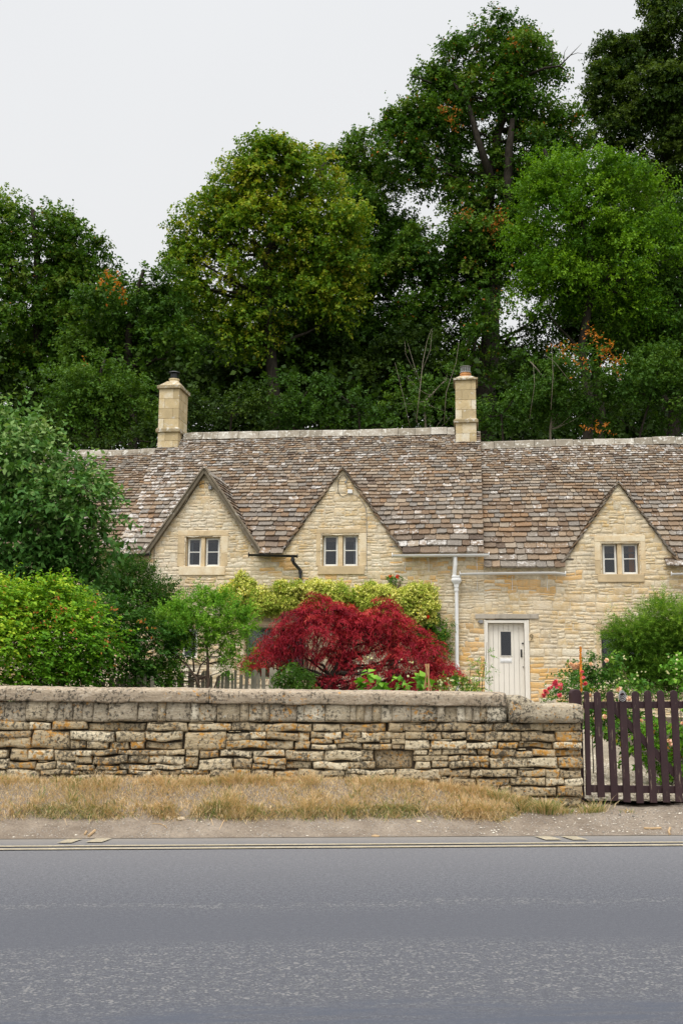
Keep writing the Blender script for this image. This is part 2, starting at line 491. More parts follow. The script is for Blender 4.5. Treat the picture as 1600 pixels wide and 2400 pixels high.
M['gravel'] = dirt_mat('pale_gravel', (.24, .20, .145), (.38, .32, .24), (.46, .40, .31), 1.4)
M['soil'] = dirt_mat('garden_soil', (.05, .04, .03), (.11, .085, .06), (.16, .13, .1), .2)
M['meadow'] = flat_mat('meadow_ground', (.06, .09, .03), .95, .1, .4, .6)
M['forest_floor'] = flat_mat('woodland_floor', (.03, .035, .018), .95, .1, .5, .5)
M['yellow'] = worn_paint_mat('faded_yellow_paint', (.37, .315, .215), (.24, .225, .19), .50)
M['white_paint'] = flat_mat('white_paint', (.74, .73, .68), .45, .4, .05)
M['cream_paint'] = flat_mat('cream_paint', (.74, .70, .62), .5, .4, .04, 3)
M['white_plastic'] = flat_mat('white_plastic', (.74, .74, .73), .4, .4, .08, 3)
M['black_iron'] = flat_mat('black_iron', (.012, .012, .013), .4, .5, .2)
M['glass'] = glass_mat()
M['dark_room'] = flat_mat('dark_room', (.02, .02, .022), .9, .1)
M['old_oak'] = worn_paint_mat('silvered_oak', (.37, .33, .27), (.14, .12, .09), .60)
M['paling'] = worn_paint_mat('grey_paling', (.27, .24, .18), (.10, .09, .06), .57)
M['gate'] = worn_paint_mat('dark_brown_gate_paint', (.034, .0165, .0185), (.22, .17, .12), .61)
M['sage'] = flat_mat('sage_paint', (.17, .21, .12), .5, .4, .08)
M['bark'] = bark_mat('bark', (.012, .010, .008), (.05, .042, .032))
M['grey_bark'] = bark_mat('grey_twigs', (.13, .11, .08), (.34, .30, .23))
M['black_bark'] = bark_mat('black_bark', (.015, .012, .01), (.06, .045, .035))
M['brown_bark'] = bark_mat('brown_bark', (.05, .035, .025), (.17, .12, .09))
M['terracotta'] = flat_mat('terracotta', (.52, .25, .10), .8, .2, .2)
M['galvanised'] = flat_mat('galvanised_steel', (.33, .33, .33), .4, .5, .2)
M['lead'] = flat_mat('lead_grey', (.22, .22, .22), .6, .4, .15)
M['verge_board'] = dressed_mat('verge_stone', (.15, .125, .09), (.24, .20, .145), .1)
M['curtain_orange'] = flat_mat('orange_curtain', (.42, .16, .02), .9, .1)
M['curtain_grey'] = flat_mat('grey_curtain', (.36, .37, .42), .9, .1)
M['blind'] = flat_mat('pale_blind', (.20, .22, .24), .9, .1)
M['stick'] = flat_mat('dry_stick', (.40, .28, .16), .9, .1, .3)
M['cane'] = flat_mat('cane', (.45, .27, .13), .8, .2, .25)
M['orange_rust'] = flat_mat('orange_seed_spike', (.60, .22, .03), .9, .1, .35, 30)
M['brass'] = flat_mat('dull_brass', (.16, .12, .06), .45, .5)

# ================================================================== terrain, road
def hill(y):
    if y < 29: return .35
    return min(.35 + (y - 29) * .25, 8.5)
def grid_mesh(name, xs, ys, zf, mat, loc=None, rz=None, smooth=True):
    mb = MB()
    nx, ny = len(xs), len(ys)
    mb.v = [(x, y, zf(x, y)) for y in ys for x in xs]
    for j in range(ny - 1):
        for i in range(nx - 1):
            mb.f.append([j * nx + i, j * nx + i + 1, (j + 1) * nx + i + 1, (j + 1) * nx + i]); mb.r.append(.5); mb.t.append(.5)
    return mb.build(name, mat, None, smooth, loc=loc, rz=rz)
def frange(a, b, n): return [a + (b - a) * i / n for i in range(n + 1)]

tag(grid_mesh('ground', [-400, -60, 0, 60, 400], [-300, -60, 0, 60, 700], lambda x, y: -.08, M['meadow']), kind='structure')
tag(grid_mesh('woodland_hillside', frange(-90, 90, 60), frange(27.5, 160, 40), lambda x, y: hill(y) + .35 * nz3(x, y, 0, .15), M['forest_floor']), kind='structure')

ROAD_EDGE = -.76
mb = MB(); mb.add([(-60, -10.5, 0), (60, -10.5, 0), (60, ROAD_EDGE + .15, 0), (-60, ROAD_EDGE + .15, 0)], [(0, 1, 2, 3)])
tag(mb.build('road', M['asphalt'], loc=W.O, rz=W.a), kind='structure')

def sstep(a, b, x):
    t = max(0, min(1, (x - a) / (b - a))); return t * t * (3 - 2 * t)
BANK_END = -.62                       # along the wall: the grass bank stops here, left of the gate
def bank_top(x):                      # height of the ground at the wall foot
    return .14 + .26 * (1 - sstep(-2.2, .2, x)) + .02 * nz3(x, 0, 0, 2)
def bank_front(x):                    # distance of the bank's broken edge from the wall
    return -.285 - .05 * nz3(x, 3, 0, 1.6) - .05 * nz3(x, 9, 0, 5) + .26 * sstep(BANK_END - .35, BANK_END + .15, x)
def verge_z(x, y):
    f = bank_front(x)
    low = .10 + .07 * (1 - sstep(-2.2, .2, x))
    k = max(0, (y - ROAD_EDGE) / (-.12 - ROAD_EDGE))
    base = .004 + low * min(1, k) ** 1.3 + (.012 * nz3(x, y, 0, 2.6) + .008 * nz3(x, y, 0, 9) + .004 * nz3(x, y, 0, 25)) * sstep(ROAD_EDGE, ROAD_EDGE + .2, y)
    if y > f - .05:
        t = bank_top(x)
        base = max(base, base + (.05 if x < BANK_END + .1 else .02) * sstep(f - .05, f + .02, y) + (t - low - .03) * sstep(f - .02, -.02, y) )
    return base
xs = frange(-9, 9, 560); ys = frange(ROAD_EDGE - .02, .30, 56)
tag(grid_mesh('verge', xs, ys, verge_z, M['dirt'], loc=W.O, rz=W.a), kind='structure')

# garden ground between the wall and the cottages
def gz(x, y):                          # world coordinates
    p = Vector((x, y, 0)) - W.O
    d = p.dot(W.n)
    return .13 + .04 * sstep(0, .5, d) + .18 * sstep(.5, 11, d) + .015 * nz3(x, y, 0, 1.3)
mb = MB()
NX, NY = 60, 40
for j in range(NY + 1):
    for i in range(NX + 1):
        xl = -14 + 24 * i / NX
        a = W.world(xl, .28)
        b = H.world(xl - 1.8, .5)
        p = a.lerp(b, j / NY)
        mb.v.append((p.x, p.y, gz(p.x, p.y)))
for j in range(NY):
    for i in range(NX):
        mb.f.append([j * (NX + 1) + i, j * (NX + 1) + i + 1, (j + 1) * (NX + 1) + i + 1, (j + 1) * (NX + 1) + i]); mb.r.append(.5); mb.t.append(.5)
tag(mb.build('garden_soil', M['soil'], smooth=True), kind='structure')
# gravel path from the gate to the door
mb = MB()
n = 14
for i in range(n + 1):
    t = i / n
    a = W.world(.10, .18).lerp(H.world(-1.25, .02), t); b = W.world(1.05, .18).lerp(H.world(.75, .02), t)
    k = .35 * math.sin(t * math.pi)
    for p in (a, b):
        q = p + Vector((k, 0, 0)); mb.v.append((q.x, q.y, gz(q.x, q.y) + .035))
for i in range(n):
    mb.f.append([2 * i, 2 * i + 1, 2 * i + 3, 2 * i + 2]); mb.r.append(.5); mb.t.append(.5)
tag(mb.build('path', M['gravel'], smooth=True), kind='structure')

# painted lines: two continuous yellow lines and the short kerb bars
def paint(name, label, pts_y, x0, x1, group, seed):
    mb = MB(); n = max(2, int(abs(x1 - x0) * 14))
    y0, y1 = pts_y
    for i in range(n + 1):
        x = x0 + (x1 - x0) * i / n
        j = .004 * nz3(x, seed, 0, 9)
        mb.v += [(x, y0 + j, .0085), (x, y1 + j, .0085)]
    for i in range(n):
        mb.f.append([2 * i, 2 * i + 2, 2 * i + 3, 2 * i + 1]); mb.r.append(.5); mb.t.append(.5)
    o = mb.build(name, M['yellow'], loc=W.O, rz=W.a)
    o['kind'] = 'structure'
    return o
yl = []
for px, py in ((800, 1979.2), (800, 1981.8), (800, 1985.6), (800, 1988.8)):
    yl.append(W.ground(px, py)[1])
paint('road_line', '', (yl[1], yl[0]), -12, 8, None, 1)
paint('road_line', '', (yl[3], yl[2]), -12, 8, None, 5)
def kerb_bar(c, wpx):
    (xa, ya), (xb, yb) = W.ground(c[0] - wpx / 2, c[1]), W.ground(c[0] + wpx / 2, c[1])
    mb = MB(); n = 12
    h = .088
    for i in range(n + 1):
        x = xa + (xb - xa) * i / n
        s = -.03 if c[0] > 800 else .03
        r0 = .008 * nz3(x, 1, c[0], 14); r1 = .008 * nz3(x, 4, c[0], 14)
        mb.v += [(x - s, ya - h + r0, .009), (x + s, ya + h + r1, .009)]
    for i in range(n):
        mb.f.append([2 * i, 2 * i + 2, 2 * i + 3, 2 * i + 1]); mb.r.append(.5); mb.t.append(.5)
    o = mb.build('road_marking', M['yellow'], loc=W.O, rz=W.a); o['kind'] = 'structure'
for c in (((164, 1973), 34), ((232, 1971.5), 38), ((1283, 1966), 38), ((1345, 1966), 36)): kerb_bar(*c)

# ================================================================== stones
def stone(mb, x0, x1, X0, X1, z0, z1, relief, rnd, nx=3, nz=2, edge=.3, jit=.0, depth=.10, tone=.5, rough=.3, yb=0.0):
    """one stone: a bulging front face with rounded arrises, sides running back to depth"""
    seed = random.random() * 50
    nx += 2; nz += 2
    us = [0, .05] + [(i) / (nx - 2) for i in range(1, nx - 2)] + [.95, 1]
    ws = [0, .09] + [(i) / (nz - 2) for i in range(1, nz - 2)] + [.91, 1]
    vs = []
    for w in ws:
        for u in us:
            xa = x0 + (x1 - x0) * u; xb = X0 + (X1 - X0) * u
            x = xa + (xb - xa) * w
            z = z0 + (z1 - z0) * w
            du = min(u, 1 - u) * (x1 - x0 + X1 - X0) / 2; dz = min(w, 1 - w) * (z1 - z0)
            s = min(1, min(du, dz) / max(1e-4, edge * (z1 - z0)))
            pr = math.sqrt(max(0, 1 - (1 - s) ** 2))
            y = yb - relief * (pr * (1 + rough * nz3(x, z, seed, 9)) )
            if jit:
                x += jit * nz3(x, z, seed, 6, 3); z += jit * nz3(x, z, seed, 5, 8)
            vs.append((x, y, z))
    W_ = len(us); H_ = len(ws); fs = []
    for j in range(H_ - 1):
        for i in range(W_ - 1):
            fs.append((j * W_ + i, j * W_ + i + 1, (j + 1) * W_ + i + 1, (j + 1) * W_ + i))
    ring = [i for i in range(W_)] + [j * W_ + W_ - 1 for j in range(1, H_)] + [(H_ - 1) * W_ + i for i in range(W_ - 2, -1, -1)] + [j * W_ for j in range(H_ - 2, 0, -1)]
    b = len(vs)
    for k in ring:
        v = vs[k]; vs.append((v[0], v[1] + depth, v[2]))
    m = len(ring)
    for i in range(m):
        j = (i + 1) % m
        fs.append((ring[i], b + i, b + j, ring[j]))
    mb.add(vs, fs, rnd, tone)

OCHRE = []
def srnd(x, z):
    for (a, b_, c, d, p) in OCHRE:
        if a < x < b_ and c < z < d and random.random() < p: return 1.0
    return .5
def facade(st, mo, x0, x1, zb, ze, gables, openings, hr=(.10, .24), wr=(.14, .40), relief=.0105, big=None):
    z = zb
    ztop = max([ze] + [g[2] for g in gables])
    while z < ztop - .02:
        h = random.uniform(*hr)
        z1 = min(z + h, ztop)
        for o_ in openings:
            for lv in (o_[2], o_[3]):
                if z + .03 < lv < z1 - .005: z1 = lv
        h = z1 - z
        iv = []
        if z < ze - .01:
            iv.append((x0, x1, x0, x1))
        else:
            for (xc, hw, za, zf, xl, xr) in gables:
                def bnd(zz):
                    k = (za - zz) / (za - zf)
                    return xc + (xl - xc) * k, xc + (xr - xc) * k
                if z < za:
                    a0, b0 = bnd(z); a1, b1 = bnd(min(z1, za - .005))
                    iv.append((a0, b0, a1, b1))
        for (o0, o1, oz0, oz1) in openings:
            if z1 > oz0 + .035 and z < oz1 - .035:
                nv = []
                for (a0, b0, a1, b1) in iv:
                    if o1 <= a0 or o0 >= b0: nv.append((a0, b0, a1, b1)); continue
                    if o0 > a0 + .02: nv.append((a0, o0, a1, o0))
                    if o1 < b0 - .02: nv.append((o1, b0, o1, b1))
                iv = nv
        for (a0, b0, a1, b1) in iv:
            mo.add([(a0, .0, z), (b0, .0, z), (b1, .0, z1), (a1, .0, z1)], [(0, 1, 2, 3)])
            L = b0 - a0
            if L < .03: continue
            cuts = [0.0]
            while cuts[-1] < 1:
                w = random.uniform(*wr) * (1 if random.random() > .15 else 1.5)
                c = cuts[-1] + w / L
                if c > 1 - .09 / L: c = 1.0
                cuts.append(c)
            for c0, c1 in zip(cuts, cuts[1:]):
                g = .007
                xa = a0 + L * c0 + g; xb = a0 + L * c1 - g
                Xa = max(a1, xa) if c0 > 0 else a1 + g; Xb = min(b1, xb) if c1 < 1 else b1 - g
                if Xb - Xa < .02 or xb - xa < .03: continue
                zz0 = z + g * .6; zz1 = z1 - g * .6
                nn = max(1, min(3, round(h / random.choice((.06, .075, .09, .12, .2)))))
                cs = sorted([0, 1] + [(i + random.uniform(-.22, .22)) / nn for i in range(1, nn)])
                for q0, q1 in zip(cs, cs[1:]):
                    p0 = zz0 + (zz1 - zz0) * q0 + (g * .4 if q0 > 0 else 0); p1 = zz0 + (zz1 - zz0) * q1 - (g * .4 if q1 < 1 else 0)
                    la, lb = xa + (Xa - xa) * q0, xb + (Xb - xb) * q0; ua, ub_ = xa + (Xa - xa) * q1, xb + (Xb - xb) * q1
                    if ub_ - ua < .03 or p1 - p0 < .02: continue
                    if nn > 1 and ub_ - ua > .24 and random.random() < .5 and c0 > 0 and c1 < 1:
                        m_ = la + (lb - la) * random.uniform(.35, .65)
                        stone(st, la, m_ - g * .7, la, m_ - g * .7, p0, p1, relief * random.uniform(.4, 1.3), random.random(), 2, 1, .35, .034, .03, srnd(la, p0))
                        stone(st, m_ + g * .7, lb, m_ + g * .7, lb, p0, p1, relief * random.uniform(.4, 1.3), random.random(), 2, 1, .35, .034, .03, srnd(la, p0))
                    else:
                        stone(st, la, lb, ua, ub_, p0, p1, relief * random.uniform(.4, 1.3), random.random(), 2, 1, .35, .034, .03, srnd(la, p0))
        z = z1
    for q in range(len(st.v)):                       # courses laid by eye, never dead level
        x_, y_, z_ = st.v[q]
        st.v[q] = (x_, y_, z_ + .030 * nz3(x_, z_, 0, .8, 3) + .014 * nz3(x_, z_, 0, 2.6, 7))

# ================================================================== slates
def slates(mb, P, N, L, xl, xr, e0, e1, w0, w1, lich=lambda x, t: .5, wob=.018, skip=None):
    t = 0.0
    N = Vector(N)
    while t < L - .03:
        k = t / L
        e = (e0 + (e1 - e0) * (k ** .75)) * random.uniform(.93, 1.07)
        wmean = w0 + (w1 - w0) * (k ** .75)
        a, b = xl(t), xr(t)
        x = a - random.uniform(0, .05)
        tcol = random.uniform(-.05, .05)
        while x < b - .02:
            w = wmean * random.choice((.62, .75, .85, 1.0, 1.1, 1.3, 1.55)) * random.uniform(.9, 1.1)
            x1 = min(x + w, b)
            if b - x1 < .07: x1 = b
            wv = wob * nz3(x, t * 3, 0, .9, 2) + .35 * wob * nz3(x, t, 3, 4, 5)
            tl = t - .012 + wv + random.uniform(-.008, .008)
            tu = min(t + e * 1.25, L + .02)
            th = random.uniform(.022, .042) * (1.25 - .55 * k)
            lift = .020 + th + random.uniform(-.004, .008)
            g = random.uniform(.003, .008)
            c = random.uniform(.008, .034) * (1.2 - .6 * k); c2 = random.uniform(.008, .034) * (1.2 - .6 * k)
            xa, xb = x + g, x1 - g
            if xb - xa < .03 or (skip and skip((xa + xb) / 2, t + e * .6)): x = x1; continue
            o = [(xa + c, tl), (xa * .66 + xb * .34, tl + random.uniform(-.010, .008)), (xa * .3 + xb * .7, tl + random.uniform(-.010, .008)), (xb - c2, tl + random.uniform(-.006, .006)),
                 (xb, tl + c2), (xb, tu), (xa, tu), (xa, tl + c)]
            tilt = random.uniform(-.006, .006)
            vs = []
            for (px_, pt) in o:
                f = (pt - tl) / max(.01, tu - tl)
                sag = .055 * nz3(px_, pt, 1, .45, 4) + .006 * nz3(px_, pt, 2, 3, 1)
                hh = lift * (1 - f) + .010 * f + sag + tilt * ((px_ - xa) / (xb - xa) - .5) * 2
                vs.append(tuple(P(px_, pt) + N * hh))
            for (px_, pt), v in zip(o, list(vs)):
                vs.append(tuple(Vector(v) - N * th * 1.0))
            n = len(o)
            fs = [tuple(range(n)), tuple(range(2 * n - 1, n - 1, -1))]
            for i in range(n):
                j = (i + 1) % n
                fs.append((i, n + i, n + j, j))
            r = random.random() + tcol
            mb.add(vs, fs, max(0, min(1, r)), max(0, min(1, random.gauss(lich(x, t), .26))))
            x = x1
        t += e

RY = 3.7                                   # ridge stands this far behind the front
EY = -.15
def gable_skip(roof, gs):
    def f(x, t):
        z = roof.ze + t * roof.s
        for (xa, _, za, zf, xl_, xr_) in gs:
            if xl_ < x < xr_:
                k = (x - xl_) / (xa - xl_) if x < xa else (xr_ - x) / (xr_ - xa)
                if z < zf + (za - zf) * k - .10: return True
        return False
    return f
def underlay(mb, roof, x0, x1, X0, X1):
    t0 = .5
    mb.add([tuple(roof.P(x0, t0) - roof.N * .01), tuple(roof.P(x1, t0) - roof.N * .01), tuple(roof.P(X1, roof.L) - roof.N * .01), tuple(roof.P(X0, roof.L) - roof.N * .01)], [(0, 1, 2, 3)], .1, .1)
class Roof:
    def __init__(s, eave_px, ridge_px):
        s.ze = H.front(*eave_px, EY)[1]; s.zr = H.front(*ridge_px, RY)[1]
        dy, dz = RY - EY, s.zr - s.ze
        s.L = math.hypot(dy, dz); s.c, s.s = dy / s.L, dz / s.L
        s.N = Vector((0, -s.s, s.c))
    def P(s, x, t): return Vector((x, EY + t * s.c, s.ze + t * s.s))
    def y_at(s, z): return EY + (z - s.ze) * s.c / s.s

def ridge_stones(parent, x0, x1, z, y=RY, seed=1):
    mb = MB(); x = x0
    while x < x1 - .02:
        w = random.uniform(.42, .62); xb = min(x + w, x1)
        if x1 - xb < .2: xb = x1
        dz = random.uniform(-.010, .012); a = .17; h = .125
        sec = [(-a, -.11), (-a + .02, -.075), (-.07, h - .03), (0, h), (.07, h - .03), (a - .02, -.075), (a, -.11), (0, h - .09)]
        vs = []
        for xx in (x + .004, (x + xb) / 2, xb - .004):
            for (yy, zz) in sec:
                vs.append((xx, y + yy + .008 * nz3(xx, yy, zz, 8), z + zz + dz + .010 * nz3(xx, yy, zz, 7, 2) + .045 * nz3(xx, 0, 0, .35, 4) + .012 * nz3(xx, 0, 0, 1.6, 4)))
        n = len(sec); fs = [tuple(range(n - 1, -1, -1)), tuple(range(2 * n, 3 * n))]
        for q in (0, 1):
            for i in range(n):
                j = (i + 1) % n
                fs.append((q * n + i, q * n + j, (q + 1) * n + j, (q + 1) * n + i))
        mb.add(vs, fs, random.random()); x = xb
    return mb.build('ridge', M['ridge'], parent, bevel=.008)

def dormer(mb, roof, apx, lpx, rpx, yf=-.045):
    """tiled slopes of a wall gable: returns gable data for the wall"""
    xa, za = H.front(*apx, 0); xl, zl = H.front(*lpx, 0); xr, zr = H.front(*rpx, 0)
    for (xf, zf, sgn) in ((xl, zl, -1), (xr, zr, 1)):
        dx, dz = xa - xf, za - zf
        L = math.hypot(dx, dz); ux, uz = dx / L, dz / L
        N = Vector((-uz * 1.0, 0, ux)) if sgn < 0 else Vector((-uz, 0, ux))
        if N.z < 0: N = -N
        off = .012
        def P(a, t, xf=xf, zf=zf, ux=ux, uz=uz, N=N): return Vector((xf + ux * t, a, zf + uz * t)) + N * off
        yv = lambda t, zf=zf, uz=uz: roof.y_at(zf + uz * t) + .12
        slates(mb, P, N, L, lambda t: yf + random.uniform(-.02, .03), lambda t: max(yf + .12, yv(t)), .20, .11, .26, .18, wob=.006)
        # underlay
        p0, p1 = P(yf + .06, 0), P(yf + .06, L); q0, q1 = P(max(yf + .1, yv(0)), 0), P(yv(L), L)
        d = N * .012
        mb.add([tuple(p0 - d), tuple(q0 - d), tuple(q1 - d), tuple(p1 - d)], [(0, 1, 2, 3)], .1, .1)
    # small ridge stones
    x, y1 = xa, roof.y_at(za) + .15
    y = yf
    while y < y1:
        yy = min(y + .4, y1)
        s = [(-.11, -.07), (0, .075), (.11, -.07), (0, .03)]
        vs = [(xa + a, q, za + b + .03) for q in (y + .003, yy - .003) for (a, b) in s]
        mb.add(vs, [(3, 2, 1, 0), (4, 5, 6, 7), (0, 1, 5, 4), (1, 2, 6, 5), (2, 3, 7, 6), (3, 0, 4, 7)], .6, .8)
        y = yy
    return (xa, 0, za + .015, (zl + zr) / 2, xl, xr)

def window(parent, surr, lights, zpx, set_back=.11, curtains=None, frame_mat='white_paint', name='window', bars=True, mull=True):
    """surr = px left, top, right, bottom of the stone surround; lights = [(px left, px right)]; zpx = (top, bottom)"""
    sx0, sz1 = H.front(surr[0], surr[1]); sx1, sz0 = H.front(surr[2], surr[3])
    z1 = H.front(800, zpx[0])[1] if False else H.front(lights[0][0], zpx[0], set_back)[1]
    z0 = H.front(lights[0][0], zpx[1], set_back)[1]
    L = [(H.front(a, zpx[0], set_back)[0], H.front(b, zpx[0], set_back)[0]) for a, b in lights]
    ox0, ox1 = L[0][0] - .012, L[-1][1] + .012
    z0 -= .008; z1 += .012
    mb = MB()
    f = -.014; bk = .24; lip = .045
    # head, sill, jambs: each with a plain face and an inner rebated member
    mb.box(sx0, sx1, f, bk, z1 + lip, sz1, random.random())
    mb.box(sx0 + .05, sx1 - .05, f - .02, bk, sz0 - .06, z0 - .0, random.random())
    zc = z0 + (z1 - z0) * .45
    for (a, b) in ((sx0, ox0 - lip), (ox1 + lip, sx1)):
        mb.box(a, b, f, bk, z0 + .002, zc - .003, random.random()); mb.box(a, b, f, bk, zc + .003, z1 + lip - .003, random.random())
    mb.box(ox0 - lip + .002, ox1 + lip - .002, .045, bk, z1 + .0, z1 + lip - .002, .4)
    mb.box(ox0 - lip + .002, ox0, .045, bk, z0 + .002, z1 - .002, .4); mb.box(ox1, ox1 + lip - .002, .045, bk, z0 + .002, z1 - .002, .4)
    for (a, b), (c, d) in zip(L, L[1:]):
        mb.box(b + .012, c - .012, .03, bk, z0 + .002, z1 - .002, .5)
    w = mb.build(name, M['dressed'], parent, bevel=.010)
    fr = MB(); pn = MB()
    for i, (a, b) in enumerate(L):
        y0, y1 = set_back, set_back + .045; t = .042
        fr.box(a, a + t, y0, y1, z0, z1); fr.box(b - t, b, y0, y1, z0, z1)
        fr.box(a + t, b - t, y0, y1, z1 - t, z1); fr.box(a + t, b - t, y0 - .008, y1, z0, z0 + t * 1.2)
        if bars:
            zm = (z0 + z1) / 2 + (z1 - z0) * .015
            fr.box(a + t, b - t, y0 + .006, y1 - .006, zm - .011, zm + .011)
        tl = random.uniform(-.004, .004)
        pn.add([(a + t, y0 + .022 + tl, z0 + t), (b - t, y0 + .022, z0 + t), (b - t, y0 + .022 + tl, z1 - t), (a + t, y0 + .022, z1 - t)], [(0, 1, 2, 3)])
    fr.build('window_frame', M[frame_mat], w, bevel=.004)
    pn.build('pane', M['glass'], w)
    if curtains:
        for (xa, xb, mat) in curtains:
            cb = MB(); n = 14; wd = xb - xa
            for k in range(n + 1):
                x = xa + wd * k / n; yy = set_back + .14 + .018 * math.sin(k * 2.2)
                cb.v += [(x, yy, z0 - .05), (x + .006 * math.sin(k), yy + .01, z1 + .05)]
            for k in range(n):
                cb.f.append([2 * k, 2 * k + 2, 2 * k + 3, 2 * k + 1]); cb.r.append(.5); cb.t.append(.5)
            cb.build('curtain', M[mat], w, smooth=True)
    rb = MB()                                                  # the dim room behind the glass
    rb.box(ox0 - .3, ox1 + .3, bk + .9, bk + .92, z0 - .3, z1 + .3)
    rb.box(ox0 - .3, ox1 + .3, bk + .005, bk + .9, z0 - .32, z0 - .30)
    rb.box(ox0 - .3, ox1 + .3, bk + .005, bk + .9, z1 + .30, z1 + .32)
    rb.box(ox0 - .32, ox0 - .30, bk + .005, bk + .9, z0 - .3, z1 + .3); rb.box(ox1 + .30, ox1 + .32, bk + .005, bk + .9, z0 - .3, z1 + .3)
    rb.build('window_recess', M['dark_room'], w)
    return w, (ox0 - .02, ox1 + .02, z0 - .02, z1 + .03)

def chimney(parent, pxl, pxr, y0, depth, levels, ledge=.055, pot='cap', seedv=1):
    """levels in px: bottom, ledge low, ledge high, cap low, cap high, pot base, pot top, cowl top"""
    pm = (pxl + pxr) / 2
    x0 = H.front(pxl, levels[3], y0)[0]; x1 = H.front(pxr, levels[3], y0)[0]
    z = [H.front(pm, p, y0)[1] for p in levels]
    y1 = y0 + depth
    mb = MB()
    mb.box(x0 + .012, x1 - .012, y0 + .012, y1 - .012, z[0] - 1.2, z[3], .2)
    def courses(za, zb, hh):
        n = max(1, round((zb - za) / hh)); h = (zb - za) / n
        for i in range(n):
            a, b = za + i * h + .003, za + (i + 1) * h - .003
            s = .5 + (.22 if i % 2 else -.2) + random.uniform(-.06, .06)
            xm = x0 + (x1 - x0) * s; ym = y0 + depth * (.38 if i % 2 else .62)
            for (p, q) in ((x0, xm), (xm, x1)):
                for (u, v) in ((y0, ym), (ym, y1)):
                    j = random.uniform(-.002, .002)
                    mb.box(p + (.003 if p == xm else 0), q - (.003 if q == xm else 0), u + (.003 if u == ym else j), v - (.003 if v == ym else 0), a, b, random.random())
    courses(z[0] - .25, z[1], .26)
    courses(z[2], z[3], .30)
    ch = mb.build('chimney', M['chimney'], parent, bevel=.006)
    lb = MB()
    lb.box(x0 - ledge, x1 + ledge, y0 - ledge, y1 + ledge, z[1], z[2] - .02, .3)
    lb.frustum(x0 - ledge, x1 + ledge, y0 - ledge, y1 + ledge, z[2] - .019, x0, x1, y0, y1, z[2] + .03, .4)
    lb.build('string_course', M['chimney_ledge'], ch, bevel=.012); lb = MB()
    lb.box(x0 - ledge, x1 + ledge, y0 - ledge, y1 + ledge, z[3], z[3] + (z[4] - z[3]) * .62, .3)
    cx, cy = (x0 + x1) / 2, (y0 + y1) / 2
    rp = .155
    lb.frustum(x0 - .02, x1 + .02, y0 - .02, y1 + .02, z[3] + (z[4] - z[3]) * .62 + .001, cx - rp, cx + rp, cy - rp, cy + rp, z[5], .6)
    lb.build('chimney_cap', M['chimney_ledge'], ch, bevel=.012)
    pb = MB()
    pb.lathe(cx, cy, [(rp * .95, z[5] - .01), (rp * .9, z[5] + .05), (rp * .98, z[5] + .055), (rp * .98, z[5] + .09), (rp * .84, z[5] + .10), (rp * .80, z[6])], 18)
    pb.build('chimney_pot', M['terracotta'] if pot == 'cage' else M['chimney'], ch, smooth=False)
    cb = MB()
    if pot == 'cage':
        for k in range(16):
            a = 2 * math.pi * k / 16
            p = (cx + .125 * math.cos(a), cy + .125 * math.sin(a))
            cb.tube([(p[0], p[1], z[6]), (p[0], p[1], z[7])], .006, 4)
        for q in range(5):
            zz = z[6] + (z[7] - z[6]) * (q + .3) / 5
            cb.tube([(cx + .125 * math.cos(a), cy + .125 * math.sin(a), zz) for a in frange(0, 2 * math.pi, 16)], .005, 4, cap=False)
        cb.lathe(cx, cy, [(.128, z[6] - .012), (.15, z[6] - .004), (.15, z[6] + .012)], 16)
        cb.lathe(cx, cy, [(.145, z[7] - .01), (.15, z[7]), (.06, z[7] + .022)], 16)
        cb.build('cowl', M['galvanised'], ch)
    else:
        cb.lathe(cx, cy, [(.15, z[6] - .01), (.155, z[6] + .015), (.10, z[6] + .018), (.10, z[6] + .02)], 18)
        for k in range(5):
            a = 2 * math.pi * k / 5 + .4
            p = (cx + .12 * math.cos(a), cy + .12 * math.sin(a))
            cb.tube([(p[0], p[1], z[6]), (p[0], p[1], z[7])], .008, 5)
        cb.lathe(cx, cy, [(.09, z[6]), (.09, z[7] - .04)], 14)
        cb.lathe(cx, cy, [(.17, z[7] - .012), (.16, z[7] + .004), (.08, z[7] + .035), (.02, z[7] + .045)], 18)
        cb.build('cowl', M['black_iron'], ch)
    return ch

def body(parent, x0, x1, roof, zb):
    """end and back walls and the back slope, so that the house is closed"""
    mb = MB(); ye = RY * 2
    top = roof.zr - .05
    for x in (x0 + .02, x1 - .02):
        mb.add([(x, .02, zb), (x, ye, zb), (x, ye, roof.ze), (x, RY, top), (x, .02, roof.ze + .1)], [(0, 1, 2, 3, 4)])
    mb.add([(x0, ye, zb), (x1, ye, zb), (x1, ye, roof.ze), (x0, ye, roof.ze)], [(0, 1, 2, 3)])
    mb.build('back_wall', M['mortar'], parent)

